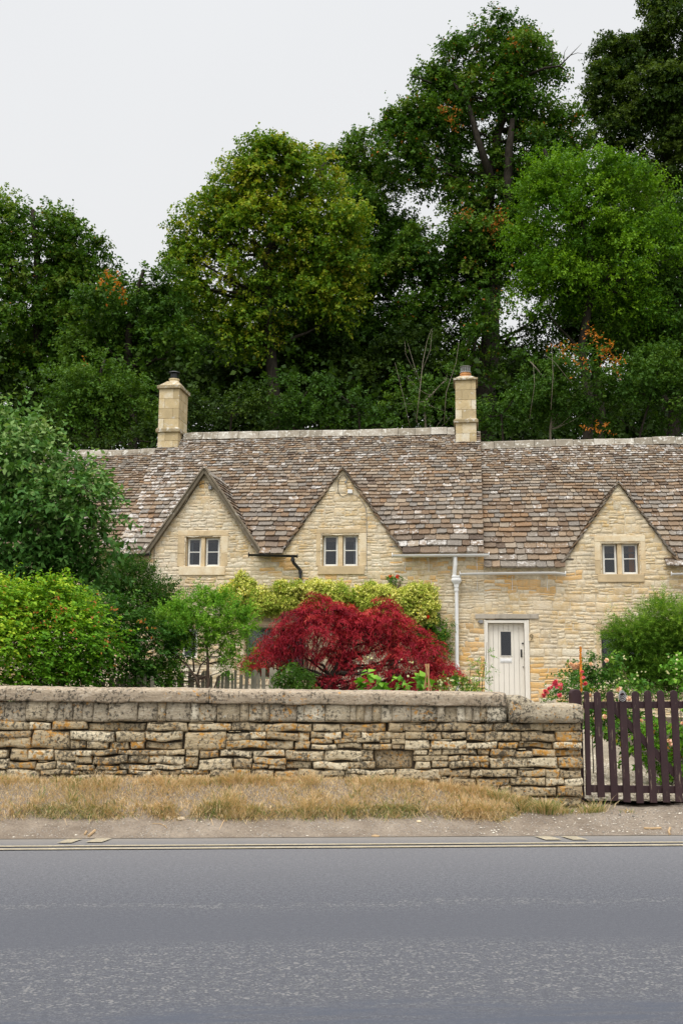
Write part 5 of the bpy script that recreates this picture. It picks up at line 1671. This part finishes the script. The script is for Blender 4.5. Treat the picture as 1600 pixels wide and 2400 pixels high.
plant('evergreen_shrub', 'dark small leaved evergreen shrub under the left gable', 'shrub', [(285, 1345, 45), (330, 1370, 48), (290, 1400, 60), (360, 1405, 48), (395, 1405, 26), (330, 1440, 60), (250, 1390, 40), (385, 1440, 36)],
      16.5, LM['box'], (.040, .018), 304, dens=150, k=14, tlen=.26, base_px=330, trunk_r=.04, shoots=(90, .34, 18), droop=.05, upn=.4, spread=.7)
plant('small_tree', 'light green small tree with bare crooked stems above the paling fence', 'tree', [(430, 1430, 36), (480, 1425, 38), (535, 1435, 38), (405, 1465, 38), (460, 1475, 50), (525, 1480, 46), (552, 1470, 24), (558, 1530, 26), (510, 1525, 36), (385, 1500, 28), (435, 1530, 30), (548, 1562, 26), (400, 1580, 30), (380, 1610, 30), (575, 1460, 24)],
      12.6, LM['lime'], (.036, .016), 305, dens=330, k=14, tlen=.16, base_px=485, trunk_r=.026, n_limbs=60, droop=.05, spread=.75, upn=.5, bark='brown_bark', clump=.28, lower=.6, subk=9, shoots=(120, .2, 12),
      path=[(488, 1600, 0), (487, 1540, 0), (482, 1480, 0), (480, 1440, 0)], split=.3,
      extra=[([(478, 1640, -.1), (460, 1590, -.1), (440, 1560, -.1), (405, 1530, 0), (385, 1510, 0)], .020, .006), ([(466, 1600, 0), (450, 1575, -.1), (425, 1575, -.1), (412, 1600, -.1)], .016, .006),
             ([(462, 1585, 0), (470, 1560, 0), (495, 1535, 0), (530, 1505, 0)], .014, .004), ([(455, 1575, .1), (452, 1530, .1), (458, 1480, .1)], .014, .005), ([(500, 1620, 0), (510, 1590, 0), (525, 1575, 0)], .012, .004)])
plant('conifer_shrub', 'dark rounded shrub between the light green tree and the red maple', 'shrub', [(598, 1535, 22), (628, 1520, 20), (600, 1565, 26), (640, 1550, 26)], 15.5, LM['box'], (.03, .012), 306, dens=220, k=14, tlen=.16, base_px=615, trunk_r=.02, upn=.3)

# golden climber trained along the front, over the ground floor window
def wall_plant(name, label, cat, blobs_px, c, mat, leaf, seed, **kw):
    rng = np.random.default_rng(seed)
    bl = []
    for (px, py, r) in blobs_px:
        x, z = H.front(px, py, c); p = H.world(x, c, z); bl.append((tuple(p), r * p.y / FPX))
    O, D, T, subs = crown_seeds(rng, bl, 2 * kw.get('dens', 200), .45, .9, .7, kw.get('subk', 9), kw.get('clump', .25))
    F = Fol(seed + 1)
    pl = [Vector(o) - H.O for o in O]
    dist = np.array([p.dot(H.n) for p in pl]); keep = dist < -.03
    O, D, T = O[keep], D[keep], T[keep]
    D = unit(D + np.array([0, -.5, 0]))
    b = H.world(H.front(blobs_px[0][0], 1500, c)[0] if 'bx' not in kw else H.front(kw['bx'], 1500, c)[0], c, 0); base = Vector((b.x, b.y, gz(b.x, b.y)))
    root = empty(name, base); tag(root, label, cat)
    F.put(leaves_on(F.rng, O, D, kw.get('tlen', .14), kw.get('k', 9), leaf[0], leaf[1], T, .85, .15, .45), kw.get('accent', 0), .98)
    F.build('leaves', LM[mat], root, base)
    mb = MB()
    for i in rng.choice(len(subs), min(16, len(subs)), replace=False):
        s = Vector(subs[i][0]) - base; s = s + H.n * .12
        a = Vector((0, 0, 0)) + H.u * float(rng.uniform(-.2, .2)); m = Vector((s.x * .4, s.y * .4, s.z * .75))
        mb.tube([a, m, s], [.022, .016, .006], 5)
    mb.build('stem', M['brown_bark'], root, smooth=True)
    return root, base
wp, base = wall_plant('golden_climber', 'golden variegated climber trained along the cottage front above the ground floor window', 'climber',
      [(540, 1400, 22), (565, 1372, 20), (580, 1405, 30), (565, 1352, 9), (620, 1415, 33), (660, 1410, 33), (700, 1402, 33), (740, 1398, 32), (780, 1402, 34), (820, 1400, 34), (860, 1402, 36), (900, 1405, 36), (940, 1408, 36), (975, 1405, 32), (995, 1420, 26), (960, 1440, 34), (900, 1440, 30), (1005, 1385, 14), (530, 1385, 12), (840, 1436, 26), (1010, 1450, 14), (660, 1378, 12), (580, 1380, 18), (725, 1376, 10)],
      -.26, 'golden', (.042, .025), 311, dens=270, tlen=.12, k=9, accent=.16, subk=12, bx=720)
flowers(wp, base, [H.world(*(lambda q: (q[0], -.5, q[1]))(H.front(px, py, -.5))) for px, py in ((914, 1350), (931, 1351), (986, 1443), (1002, 1446))], .07, 'scarlet', 12)
wall_plant('climbing_rose', 'green climbing rose on the wall between the golden climber and the white downpipe', 'climber',
      [(1010, 1455, 22), (1000, 1490, 26), (1030, 1480, 20), (1020, 1515, 24), (1045, 1500, 13), (1040, 1535, 13), (1050, 1470, 8), (985, 1520, 22), (1012, 1430, 12)], -.16, 'bed', (.05, .03), 312, dens=75, tlen=.15, k=8, accent=.05)
wall_plant('red_climbing_rose', 'small sprig of red climbing rose above the golden climber', 'rose', [(922, 1362, 8), (912, 1358, 5), (935, 1360, 5)], -.14, 'bed', (.05, .03), 313, dens=260, tlen=.08, k=5)

# red maple: a wide dome of finely cut leaves on dark twisting limbs
plant('japanese_maple', 'dome of dark red cut leaves over twisting black branches, before the cottage', 'tree',
      [(745, 1430, 34), (700, 1452, 36), (790, 1448, 36), (660, 1490, 36), (735, 1490, 46), (810, 1485, 42), (870, 1450, 34), (905, 1440, 24), (930, 1470, 38), (880, 1500, 46), (960, 1500, 40), (625, 1535, 32), (680, 1530, 34), (1000, 1535, 36), (940, 1545, 40), (1030, 1572, 32), (990, 1585, 38), (600, 1563, 18), (770, 1540, 30), (840, 1560, 32), (900, 1590, 36), (800, 1600, 32), (960, 1610, 34), (765, 1612, 28), (1050, 1590, 18), (850, 1612, 30), (745, 1408, 14), (895, 1412, 12), (838, 1458, 32), (850, 1492, 40), (810, 1440, 22)],
      14.6, LM['red'], (.070, .0105), 321, dens=205, k=16, tlen=.22, base_px=768, trunk_r=.085, flat=.42, sub=.50, lower=.15, subk=8, droop=.75, spread=.8, upn=.9, bark='black_bark', clump=.26, n_limbs=70, split=.15, yflat=1.2,
      path=[(772, 1625, 0), (776, 1585, 0), (790, 1565, 0), (800, 1520, 0), (795, 1480, 0)],
      extra=[([(772, 1625, 0), (740, 1595, -.1), (715, 1590, -.2), (695, 1572, -.2), (670, 1560, -.2)], .04, .010), ([(776, 1600, 0), (755, 1580, 0), (725, 1578, -.1), (700, 1560, -.1), (690, 1540, 0)], .032, .008),
             ([(780, 1590, 0), (800, 1575, -.2), (840, 1580, -.2), (880, 1565, -.2)], .032, .008), ([(775, 1590, 0), (758, 1560, 0), (720, 1545, 0), (695, 1520, 0)], .028, .008), ([(782, 1575, 0), (812, 1550, 0), (860, 1530, 0), (900, 1500, 0)], .03, .008)])
plant('laurel_bush', 'small dark glossy bush before the paling fence, left of the maple trunk', 'bush', [(690, 1600, 30), (665, 1615, 24), (712, 1612, 24), (685, 1580, 16)], 12.0, LM['mid'], (.06, .02), 331, dens=150, k=10, tlen=.16, base_px=690, trunk_r=.01, upn=.4, droop=.3)
rt, F, base = plant('hollyhock', 'large pale green lobed leaves under the middle of the red maple', 'plant', [(880, 1608, 26), (865, 1615, 16), (900, 1616, 20)], 11.6, LM['broad'], (.115, .115), 332, dens=70, k=4, tlen=.12, base_px=880, trunk_r=.008, upn=1.6, droop=.3, n_limbs=8, subk=6)
rt, F, base = plant('hollyhock', 'large lobed green leaves with thin budded stems beside the cane wigwam', 'plant', [(960, 1608, 26), (940, 1616, 18), (985, 1616, 20)], 11.4, LM['broad'], (.10, .09), 333, dens=80, k=4, tlen=.12, base_px=960, trunk_r=.008, upn=1.6, droop=.3, n_limbs=8, subk=6,
      extra=[([(935, 1625, 0), (945, 1590, 0), (958, 1560, 0), (962, 1552, 0)], .004, .002), ([(1010, 1625, 0), (1018, 1605, 0), (1040, 1598, 0)], .004, .002), ([(915, 1600, -.1), (925, 1560, -.1), (938, 1545, -.1)], .004, .002)])
flowers(rt, base, [at_depth(px, py, 11.3) for px, py in ((960, 1551), (966, 1552), (1026, 1597), (1034, 1600), (940, 1545), (956, 1585), (862, 1540), (870, 1543))], .022, 'white', 5)
# bean cane wigwam
rng = np.random.default_rng(5)
B = at_depth(1000, 1600, 11.2); wg = empty('cane_wigwam', (B.x, B.y, gz(B.x, B.y))); tag(wg, 'small wigwam of bamboo canes tied at the top behind the wall', 'plant support')
for (bxp, txp) in ((990, 1003), (997, 998), (1006, 1001), (1014, 996), (1002, 1004)):
    mb = MB(); p1 = at_depth(bxp, 1640, 11.2) ; p2 = at_depth(txp, 1556, 11.2); p1 = p1 + Vector((0, rng.uniform(-.1, .1), 0)); d = (p1 - p2)
    k = (p1.z - wg.location.z) / max(.01, (p2.z - p1.z)); p1 = p1 + d * k
    mb.tube([p1 - wg.location, p2 - wg.location], .006, 6); mb.build('cane', M['cane'], wg)
# flowers at the foot of the wall
rt, F, base = plant('daisy_clump', 'clump of white daisies and green leaves below the white downpipe', 'flowers', [(1050, 1612, 24), (1080, 1618, 22), (1105, 1620, 18), (1030, 1622, 16)], 11.6, LM['bed'], (.040, .014), 341, dens=260, k=9, tlen=.12, base_px=1070, trunk_r=.004, upn=.4, spread=.6, accent=.05)
rg = np.random.default_rng(9)
flowers(rt, base, [at_depth(rg.uniform(1030, 1125), rg.uniform(1588, 1625), 11.4) for _ in range(34)], .022, 'white', 6)
flowers(rt, base, [at_depth(rg.uniform(1060, 1125), rg.uniform(1600, 1628), 11.4) for _ in range(10)], .025, 'golden', 7)
rt, F, base = plant('tall_weed', 'tall wispy green stems beside the cream door', 'plant', [(1128, 1610, 14), (1135, 1590, 11), (1140, 1562, 9), (1136, 1535, 7), (1122, 1590, 10), (1118, 1560, 6)], 11.4, LM['lime'], (.045, .008), 342, dens=300, k=7, tlen=.12, base_px=1130, trunk_r=.004, upn=.3, spread=.5, droop=.3, n_limbs=8,
      extra=[([(1128, 1640, 0), (1130, 1590, 0), (1139, 1540, 0), (1140, 1505, 0)], .004, .002), ([(1098, 1640, 0), (1098, 1600, 0), (1102, 1570, 0), (1100, 1560, 0)], .004, .002), ([(1124, 1640, 0), (1122, 1590, 0), (1117, 1550, 0)], .004, .002)])
# right of the door
rt, F, base = plant('pink_rose_bush', 'low bush of bright pink roses behind the end of the wall', 'bush', [(1305, 1640, 26), (1325, 1620, 26), (1345, 1610, 24), (1335, 1650, 24), (1290, 1655, 16), (1320, 1590, 14), (1365, 1630, 22)], 11.2, LM['bed'], (.030, .018), 351, dens=210, k=9, tlen=.12, base_px=1320, trunk_r=.006, accent=.03, tonefn=lambda O, T: T * .85)
flowers(rt, base, [at_depth(px, py, 10.95) for px, py in ((1300, 1600), (1295, 1604), (1304, 1608), (1312, 1606), (1286, 1614), (1290, 1611), (1277, 1627), (1272, 1630), (1280, 1622), (1313, 1614), (1310, 1629), (1276, 1620), (1301, 1596), (1366, 1588), (1370, 1602), (1363, 1575))], .042, 'pink', 8, petals=14)
rt, F, base = plant('pale_rose_bush', 'dark leaved bush with pale pink roses behind the orange spike', 'bush', [(1352, 1590, 22), (1375, 1600, 26), (1395, 1590, 28), (1380, 1570, 20), (1345, 1575, 12), (1410, 1610, 26), (1395, 1560, 16)], 12.4, LM['rose_dark'], (.045, .028), 352, dens=150, k=8, tlen=.15, base_px=1380, trunk_r=.008)
flowers(rt, base, [at_depth(px, py, 12.1) for px, py in ((1339, 1560), (1345, 1565), (1352, 1562), (1358, 1566), (1356, 1559), (1348, 1558), (1384, 1556), (1336, 1557))], .055, 'pale_pink', 9, petals=14)
B = at_depth(1362, 1600, 11.0); sp_ = empty('seed_spike', (B.x, B.y, gz(B.x, B.y))); tag(sp_, 'thin upright orange seed spike above the gate post', 'plant')
mb = MB(); pts = [at_depth(px, py, 11.0) - sp_.location for px, py in ((1352, 1660), (1361, 1620), (1361, 1570), (1359, 1540), (1358.5, 1516))]
pts = [Vector((pts[0].x, 0, 0))] + pts
mb.tube(pts, [.004, .004, .006, .009, .009, .006], 7)
rgx = random.Random(4)
for i in range(150):
    t = i / 150; p = pts[2].lerp(pts[5], t)
    mb.box(p.x + rgx.uniform(-.013, .004), p.x + rgx.uniform(-.004, .013) + .003, p.y - rgx.uniform(0, .014), p.y + .01, p.z, p.z + .010, .5)
mb.build('spike', M['orange_rust'], sp_)
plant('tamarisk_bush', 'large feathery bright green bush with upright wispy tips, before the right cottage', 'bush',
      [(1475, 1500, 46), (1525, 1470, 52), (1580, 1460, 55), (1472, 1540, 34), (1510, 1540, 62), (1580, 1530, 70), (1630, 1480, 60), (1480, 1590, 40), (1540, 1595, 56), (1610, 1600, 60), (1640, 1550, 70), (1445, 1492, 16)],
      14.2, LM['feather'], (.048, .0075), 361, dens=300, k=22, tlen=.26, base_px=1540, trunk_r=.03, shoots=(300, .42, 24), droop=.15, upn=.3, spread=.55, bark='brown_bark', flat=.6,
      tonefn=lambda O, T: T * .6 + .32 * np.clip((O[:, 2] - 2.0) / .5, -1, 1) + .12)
rt, F, base = plant('anemone_plant', 'leafy plants with small white flowers standing before the feathery bush', 'plant', [(1435, 1560, 22), (1450, 1590, 26), (1425, 1600, 24), (1470, 1615, 24), (1505, 1625, 24), (1440, 1630, 24), (1415, 1540, 12)], 12.2, LM['bed'], (.060, .035), 371, dens=75, k=7, tlen=.16, base_px=1450, trunk_r=.006, droop=.35)
rg = np.random.default_rng(19)
flowers(rt, base, [at_depth(rg.uniform(1400, 1520), rg.uniform(1535, 1625), 12.0) for _ in range(26)], .020, 'white', 16)
flowers(rt, base, [at_depth(px, py, 11.0) for px, py in ((1420, 1548), (1448, 1616), (1472, 1637), (1381, 1630))], .05, 'pale_pink', 17, petals=12)
rt, F, base = plant('anemone_plant', 'leafy plants with small white flowers at the right edge behind the gate', 'plant', [(1580, 1560, 20), (1590, 1595, 24), (1570, 1610, 18), (1605, 1620, 24), (1578, 1535, 10)], 12.2, LM['broad'], (.060, .036), 372, dens=70, k=7, tlen=.16, base_px=1588, trunk_r=.006, droop=.35)
flowers(rt, base, [at_depth(rg.uniform(1560, 1610), rg.uniform(1535, 1600), 12.0) for _ in range(18)], .020, 'white', 18)
rt, F, base = plant('flower_bed_plant', 'tall leafy plants behind the left half of the gate, over the gravel', 'plant', [(1390, 1680, 26), (1420, 1690, 28), (1450, 1700, 30), (1400, 1715, 20), (1480, 1690, 28), (1510, 1700, 30), (1460, 1740, 22), (1500, 1745, 26), (1390, 1700, 18)], 11.8, LM['bed'], (.065, .042), 373, dens=85, k=7, tlen=.14, base_px=1450, trunk_r=.006, droop=.4, accent=.03)
flowers(rt, base, [at_depth(px, py, 11.4) for px, py in ((1415, 1680), (1501, 1690), (1530, 1700), (1395, 1684))], .045, 'pale_pink', 20, petals=12)
rt, F, base = plant('flower_bed_plant', 'yellow green bedding plants behind the right half of the gate', 'plant', [(1530, 1720, 34), (1570, 1730, 36), (1600, 1740, 36), (1545, 1780, 32), (1590, 1790, 38), (1520, 1790, 20), (1560, 1830, 26), (1600, 1840, 30), (1520, 1740, 24), (1485, 1770, 18), (1640, 1760, 50)], 11.4, LM['rose'], (.055, .030), 374, dens=100, k=8, tlen=.14, base_px=1560, trunk_r=.006, droop=.4, accent=.03, tonefn=lambda O, T: T * .8)
flowers(rt, base, [at_depth(px, py, 11.0) for px, py in ((1567, 1736), (1570, 1744), (1598, 1695), (1595, 1650))], .04, 'pale_pink', 21, petals=12)
# low bedding that hides the soil along the inside of the wall
def bedding():
    rng = np.random.default_rng(77); n = 5200
    x = rng.uniform(-7.2, -.35, n); y = rng.uniform(.65, 3.2, n)
    P = np.array([tuple(W.world(a, b)) for a, b in zip(x, y)]); P[:, 2] = [gz(p[0], p[1]) + rng.uniform(.02, .45) for p in P]
    F = Fol(78); F.put(leaves_on(F.rng, P, sphere_dirs(F.rng, n), .14, 6, .06, .03, F.rng.uniform(0, .9, n), .9, .3, .8))
    o = F.build('ground_cover', LM['mid'], None, (0, 0, 0)); tag(o, 'low green ground cover growing along the inside of the garden wall', 'ground cover', kind='stuff')
bedding()

# ================================================================== verge: dry grass, pebbles, stones and sticks
def verge_grass():
    rng = np.random.default_rng(55)
    X, Y, Hh, LX, V, AX, AY = [], [], [], [], [], [], []
    def blade(x, y, h, lx, v, ax=None, ay=None):
        X.append(x); Y.append(y); Hh.append(h); LX.append(lx); V.append(v)
        a = rng.uniform(0, 6.28); AX.append(math.cos(a) if ax is None else ax); AY.append(math.sin(a) if ay is None else ay)
    def green(x): return noise.noise(Vector((x * 1.3, 7, 2))) + .5 * noise.noise(Vector((x * 4, 3, 2)))
    # thin litter of lying straw
    for _ in range(40000):
        x = rng.uniform(-8.5, BANK_END + .3); f = bank_front(x)
        blade(x, rng.uniform(min(f, -.06), -.03), rng.gamma(3, .008) + .005, 0, rng.uniform(0, .5))
    # tufts
    for q in range(3300):
        x = rng.uniform(-8.5, BANK_END + .35)
        if x < -4 and rng.random() < .4: continue
        f = bank_front(x); k = rng.random()
        if k < .48: y = f + rng.normal() * .022; edge = 1
        elif k < .72: y = -.05 - abs(rng.normal()) * .03; edge = 0
        else: y = rng.uniform(min(f + .04, -.08), -.06); edge = 0
        g = green(x) + (.22 if edge else -.12) + rng.normal() * .10
        size = rng.gamma(5, .2) * (.75 + .5 * noise.noise(Vector((x * 2.2, y, 5))))
        if size < .25 or noise.noise(Vector((x * 1.7, y * 4, 15))) < -.27: continue
        rusty = noise.noise(Vector((x * 1.1, 3, 9))) > .12 and y > -.12
        nb_ = int(36 * size); hm = (.035 if edge else .042) * size + .012
        for _ in range(nb_):
            a = rng.uniform(0, 6.28); r = abs(rng.normal()) * .018 * (1 + size)
            ox, oy = r * math.cos(a), r * math.sin(a) * .7
            v = rng.uniform(0, .5)
            if rusty and rng.random() < .6: v = rng.uniform(.45, .6)
            if rng.random() < (.50 if g > .30 else .22 if g > .12 else .07): v = rng.uniform(.60, .95)
            blade(x + ox, min(-.02, y + oy), hm * rng.uniform(.45, 1.5), edge, v, math.cos(a) + rng.normal() * .5, math.sin(a) + rng.normal() * .5)
    # tufts by the gate end
    for (tx, ty, nn, hm) in ((-.42, -.14, 900, .15), (.02, -.10, 200, .12), (-.66, -.12, 420, .11), (.12, -.06, 160, .12), (-.9, -.12, 300, .12), (.42, -.1, 60, .05), (-.2, -.10, 150, .07)):
        for _ in range(nn):
            a = rng.uniform(0, 6.28); r = abs(rng.normal()) * .05
            blade(tx + r * math.cos(a) * 1.5, min(-.03, ty + r * math.sin(a) * .6), hm * rng.uniform(.4, 1.2), 0, rng.choice((rng.uniform(.2, .6), rng.uniform(.6, .9))), math.cos(a), math.sin(a))
    X, Y, Hh, V, LX = map(np.array, (X, Y, Hh, V, LX)); n = len(X)
    Z = np.array([verge_z(a, b) for a, b in zip(X, Y)]) - .004
    lean = rng.uniform(.2, 1.05, n) * Hh
    dx = np.array(AX) * lean; dy = np.array(AY) * lean
    dy = np.where(LX > 0, -np.abs(dy) * 1.1 - .01, dy)
    hz = Hh * np.where(LX > 0, rng.uniform(-.5, 1.0, n), rng.uniform(.5, 1.0, n))
    wd = rng.uniform(.0016, .0036, n); wa = rng.uniform(0, 6.28, n)
    wx, wy = np.cos(wa) * wd, np.sin(wa) * wd * .5
    P0 = np.stack([X, Y, Z], 1); Wv = np.stack([wx, wy, np.zeros(n)], 1)
    P1 = P0 + np.stack([dx * .35, dy * .35, np.abs(hz) * .62], 1)
    P2 = P0 + np.stack([dx, dy, hz], 1)
    Vt = np.stack([P0 - Wv, P0 + Wv, P1 + Wv * .8, P1 - Wv * .8, P2 + Wv * .25, P2 - Wv * .25], 1).reshape(-1, 3)
    b = np.arange(n)[:, None] * 6
    Q = np.concatenate([b + np.array([[0, 1, 2, 3]]), b + np.array([[3, 2, 4, 5]])], 0)
    o = np_mesh('verge_grass', Vt, Q, np.concatenate([V, V]), LM['straw'])
    o.location = W.O; o.rotation_euler = (0, 0, W.a)
    tag(o, 'dry straw coloured grass with green tufts on the bank below the wall', 'grass', kind='stuff')
verge_grass()

def on_verge(px, py):
    z = .05
    for _ in range(8):
        x, y = W.ground(px, py, z); z = .5 * z + .5 * verge_z(x, min(y, .2))
    return x, y, z
def lump(name, label, cat, px, py, wpx, mat, seed, flat=.45, group=None, stretch=1.0, rz=0.0):
    x, y, z = on_verge(px, py)
    r = wpx / FPX * 9.5 / 2 * .85
    bm_v = []; mb = MB(); n, m = 12, 8
    for j in range(m + 1):
        t = math.pi * j / m
        for i in range(n):
            a = 2 * math.pi * i / n
            v = Vector((math.sin(t) * math.cos(a) * stretch, math.sin(t) * math.sin(a) * .8, math.cos(t) * flat))
            k = 1 + .35 * noise.noise(v * 2.1 + Vector((seed, 0, 0))) + .12 * noise.noise(v * 6 + Vector((seed, 3, 0)))
            bm_v.append(tuple(v * r * k))
    fs = [(j * n + i, (j + 1) * n + i, (j + 1) * n + (i + 1) % n, j * n + (i + 1) % n) for j in range(m) for i in range(n)]
    mb.add(bm_v, fs, random.random())
    o = mb.build(name, mat, smooth=False, loc=W.world(x, y, z + r * flat * .35), rz=rz)
    tag(o, label, cat, group)
random.seed(3)
M['pale_stone'] = dressed_mat('pale_field_stone', (.50, .40, .27), (.68, .60, .46))
lump('stone', 'pale flat stone bedded in the dirt under the wall, larger of the close pair', 'stone', 425, 1921, 24, M['pale_stone'], 1, .5, 'loose stones in the roadside dirt')
lump('stone', 'small upright pale stone just left of the larger flat one', 'stone', 394, 1920, 14, M['pale_stone'], 2, .8, 'loose stones in the roadside dirt')
lump('stone', 'little ochre stone in the dirt at the left, below a green tuft', 'stone', 234, 1920, 12, M['dressed'], 3, .6, 'loose stones in the roadside dirt')
lump('stone', 'broad pale stone half buried below the grass near the middle of the wall', 'stone', 752, 1915, 34, M['pale_stone'], 4, .45, 'loose stones in the roadside dirt', 1.2)
lump('stone', 'single ochre pebble in the dirt right of the half buried stone', 'stone', 981, 1926, 13, M['dressed'], 5, .5, 'loose stones in the roadside dirt')
lump('stone', 'small brown stone lying at the edge of the asphalt', 'stone', 880, 1960, 16, M['brown_bark'] if False else M['stick'], 6, .4, 'loose stones in the roadside dirt', 1.4)
lump('stone', 'pale block of stone at the foot of the wall end', 'stone', 1332, 1884, 60, M['pale_stone'], 8, .30, 'loose stones in the roadside dirt', 1.25)
lump('stone', 'second pale footing stone left of the block at the wall end', 'stone', 1270, 1878, 50, M['pale_stone'], 9, .30, 'loose stones in the roadside dirt', 1.2)
def stick(label, pts, r):
    P3 = []
    for px, py in pts:
        x, y, z = on_verge(px, py); P3.append(Vector((x, y, z + r * .8)))
    o0 = P3[0].copy(); mb = MB(); mb.tube([p - o0 for p in P3], [r * (.9 + .2 * random.random()) for _ in P3], 6)
    o = mb.build('stick', M['stick'], loc=W.world(o0.x, o0.y, o0.z), rz=W.a); tag(o, label, 'stick', 'sticks on the roadside dirt')
stick('straight pale stick lying in the dirt below the gate', [(1508, 1943), (1525, 1944), (1548, 1943)], .011)
stick('short forked bit of stick right of the straight one', [(1568, 1957), (1566, 1950), (1569, 1942)], .010)
stick('thin curled dry stem on the dirt at the left', [(358, 1930), (375, 1931), (388, 1936), (391, 1942)], .004)
stick('stubby broken stick slanting near the yellow bars', [(208, 1962), (216, 1955), (223, 1949)], .012)
stick('shorter broken stick just left of the slanting one', [(199, 1958), (203, 1951)], .010)
# pebbles and grit: nobody could count them
def grit():
    rng = np.random.default_rng(66); n = 5200
    x = rng.uniform(-8, 6, n); y = rng.uniform(ROAD_EDGE + .02, -.02, n)
    keep = rng.random(n) < np.where(x > -1.2, .9, np.where(y < -.4, .30, .1)); x, y = x[keep], y[keep]; n = len(x)
    z = np.array([verge_z(a, b) for a, b in zip(x, y)])
    r = rng.gamma(2.5, .0019, n) + .002
    P = np.stack([x, y, z + r * .2], 1)
    dirs = np.array([[1, 0, 0], [0, 1, 0], [-1, 0, 0], [0, -1, 0], [0, 0, .7]])
    V = (P[:, None, :] + dirs[None] * r[:, None, None] * rng.uniform(.6, 1.3, (n, 5, 1)))
    b = np.arange(n)[:, None] * 5
    Q = np.concatenate([b + np.array([[0, 1, 4]]), b + np.array([[1, 2, 4]]), b + np.array([[2, 3, 4]]), b + np.array([[3, 0, 4]])], 0)
    m = leaf_mat('grit_stone', [(0, (.16, .14, .12)), (.5, (.40, .36, .30)), (1, (.66, .60, .50))], .9, 0.0, .2)
    o = np_mesh('roadside_gravel', V.reshape(-1, 3), Q, np.tile(rng.uniform(0, 1, n), 4), m)
    o.location = W.O; o.rotation_euler = (0, 0, W.a); tag(o, 'scattered grit and small stones on the roadside dirt', 'gravel', kind='stuff')
grit()
# gravel stones on the garden path near the gate
def path_gravel():
    rng = np.random.default_rng(67); n = 9000
    x = rng.uniform(.0, 1.5, n); y = rng.uniform(.2, 4.5, n)
    P = np.array([tuple(W.world(a, b)) for a, b in zip(x, y)]); P[:, 2] = [gz(p[0], p[1]) + .036 for p in P]
    r = rng.gamma(3, .003, n) + .004
    dirs = np.array([[1, 0, 0], [0, 1, 0], [-1, 0, 0], [0, -1, 0], [0, 0, .8]])
    V = (P[:, None, :] + dirs[None] * r[:, None, None] * rng.uniform(.6, 1.3, (n, 5, 1)))
    b = np.arange(n)[:, None] * 5
    Q = np.concatenate([b + np.array([[0, 1, 4]]), b + np.array([[1, 2, 4]]), b + np.array([[2, 3, 4]]), b + np.array([[3, 0, 4]])], 0)
    m = leaf_mat('path_stone', [(0, (.22, .185, .13)), (.5, (.38, .325, .24)), (1, (.56, .50, .40))], .9, 0.0, .2)
    o = np_mesh('path_gravel', V.reshape(-1, 3), Q, np.tile(rng.uniform(0, 1, n), 4), m)
    tag(o, 'pale gravel covering the garden path behind the gate', 'gravel', kind='stuff')
path_gravel()
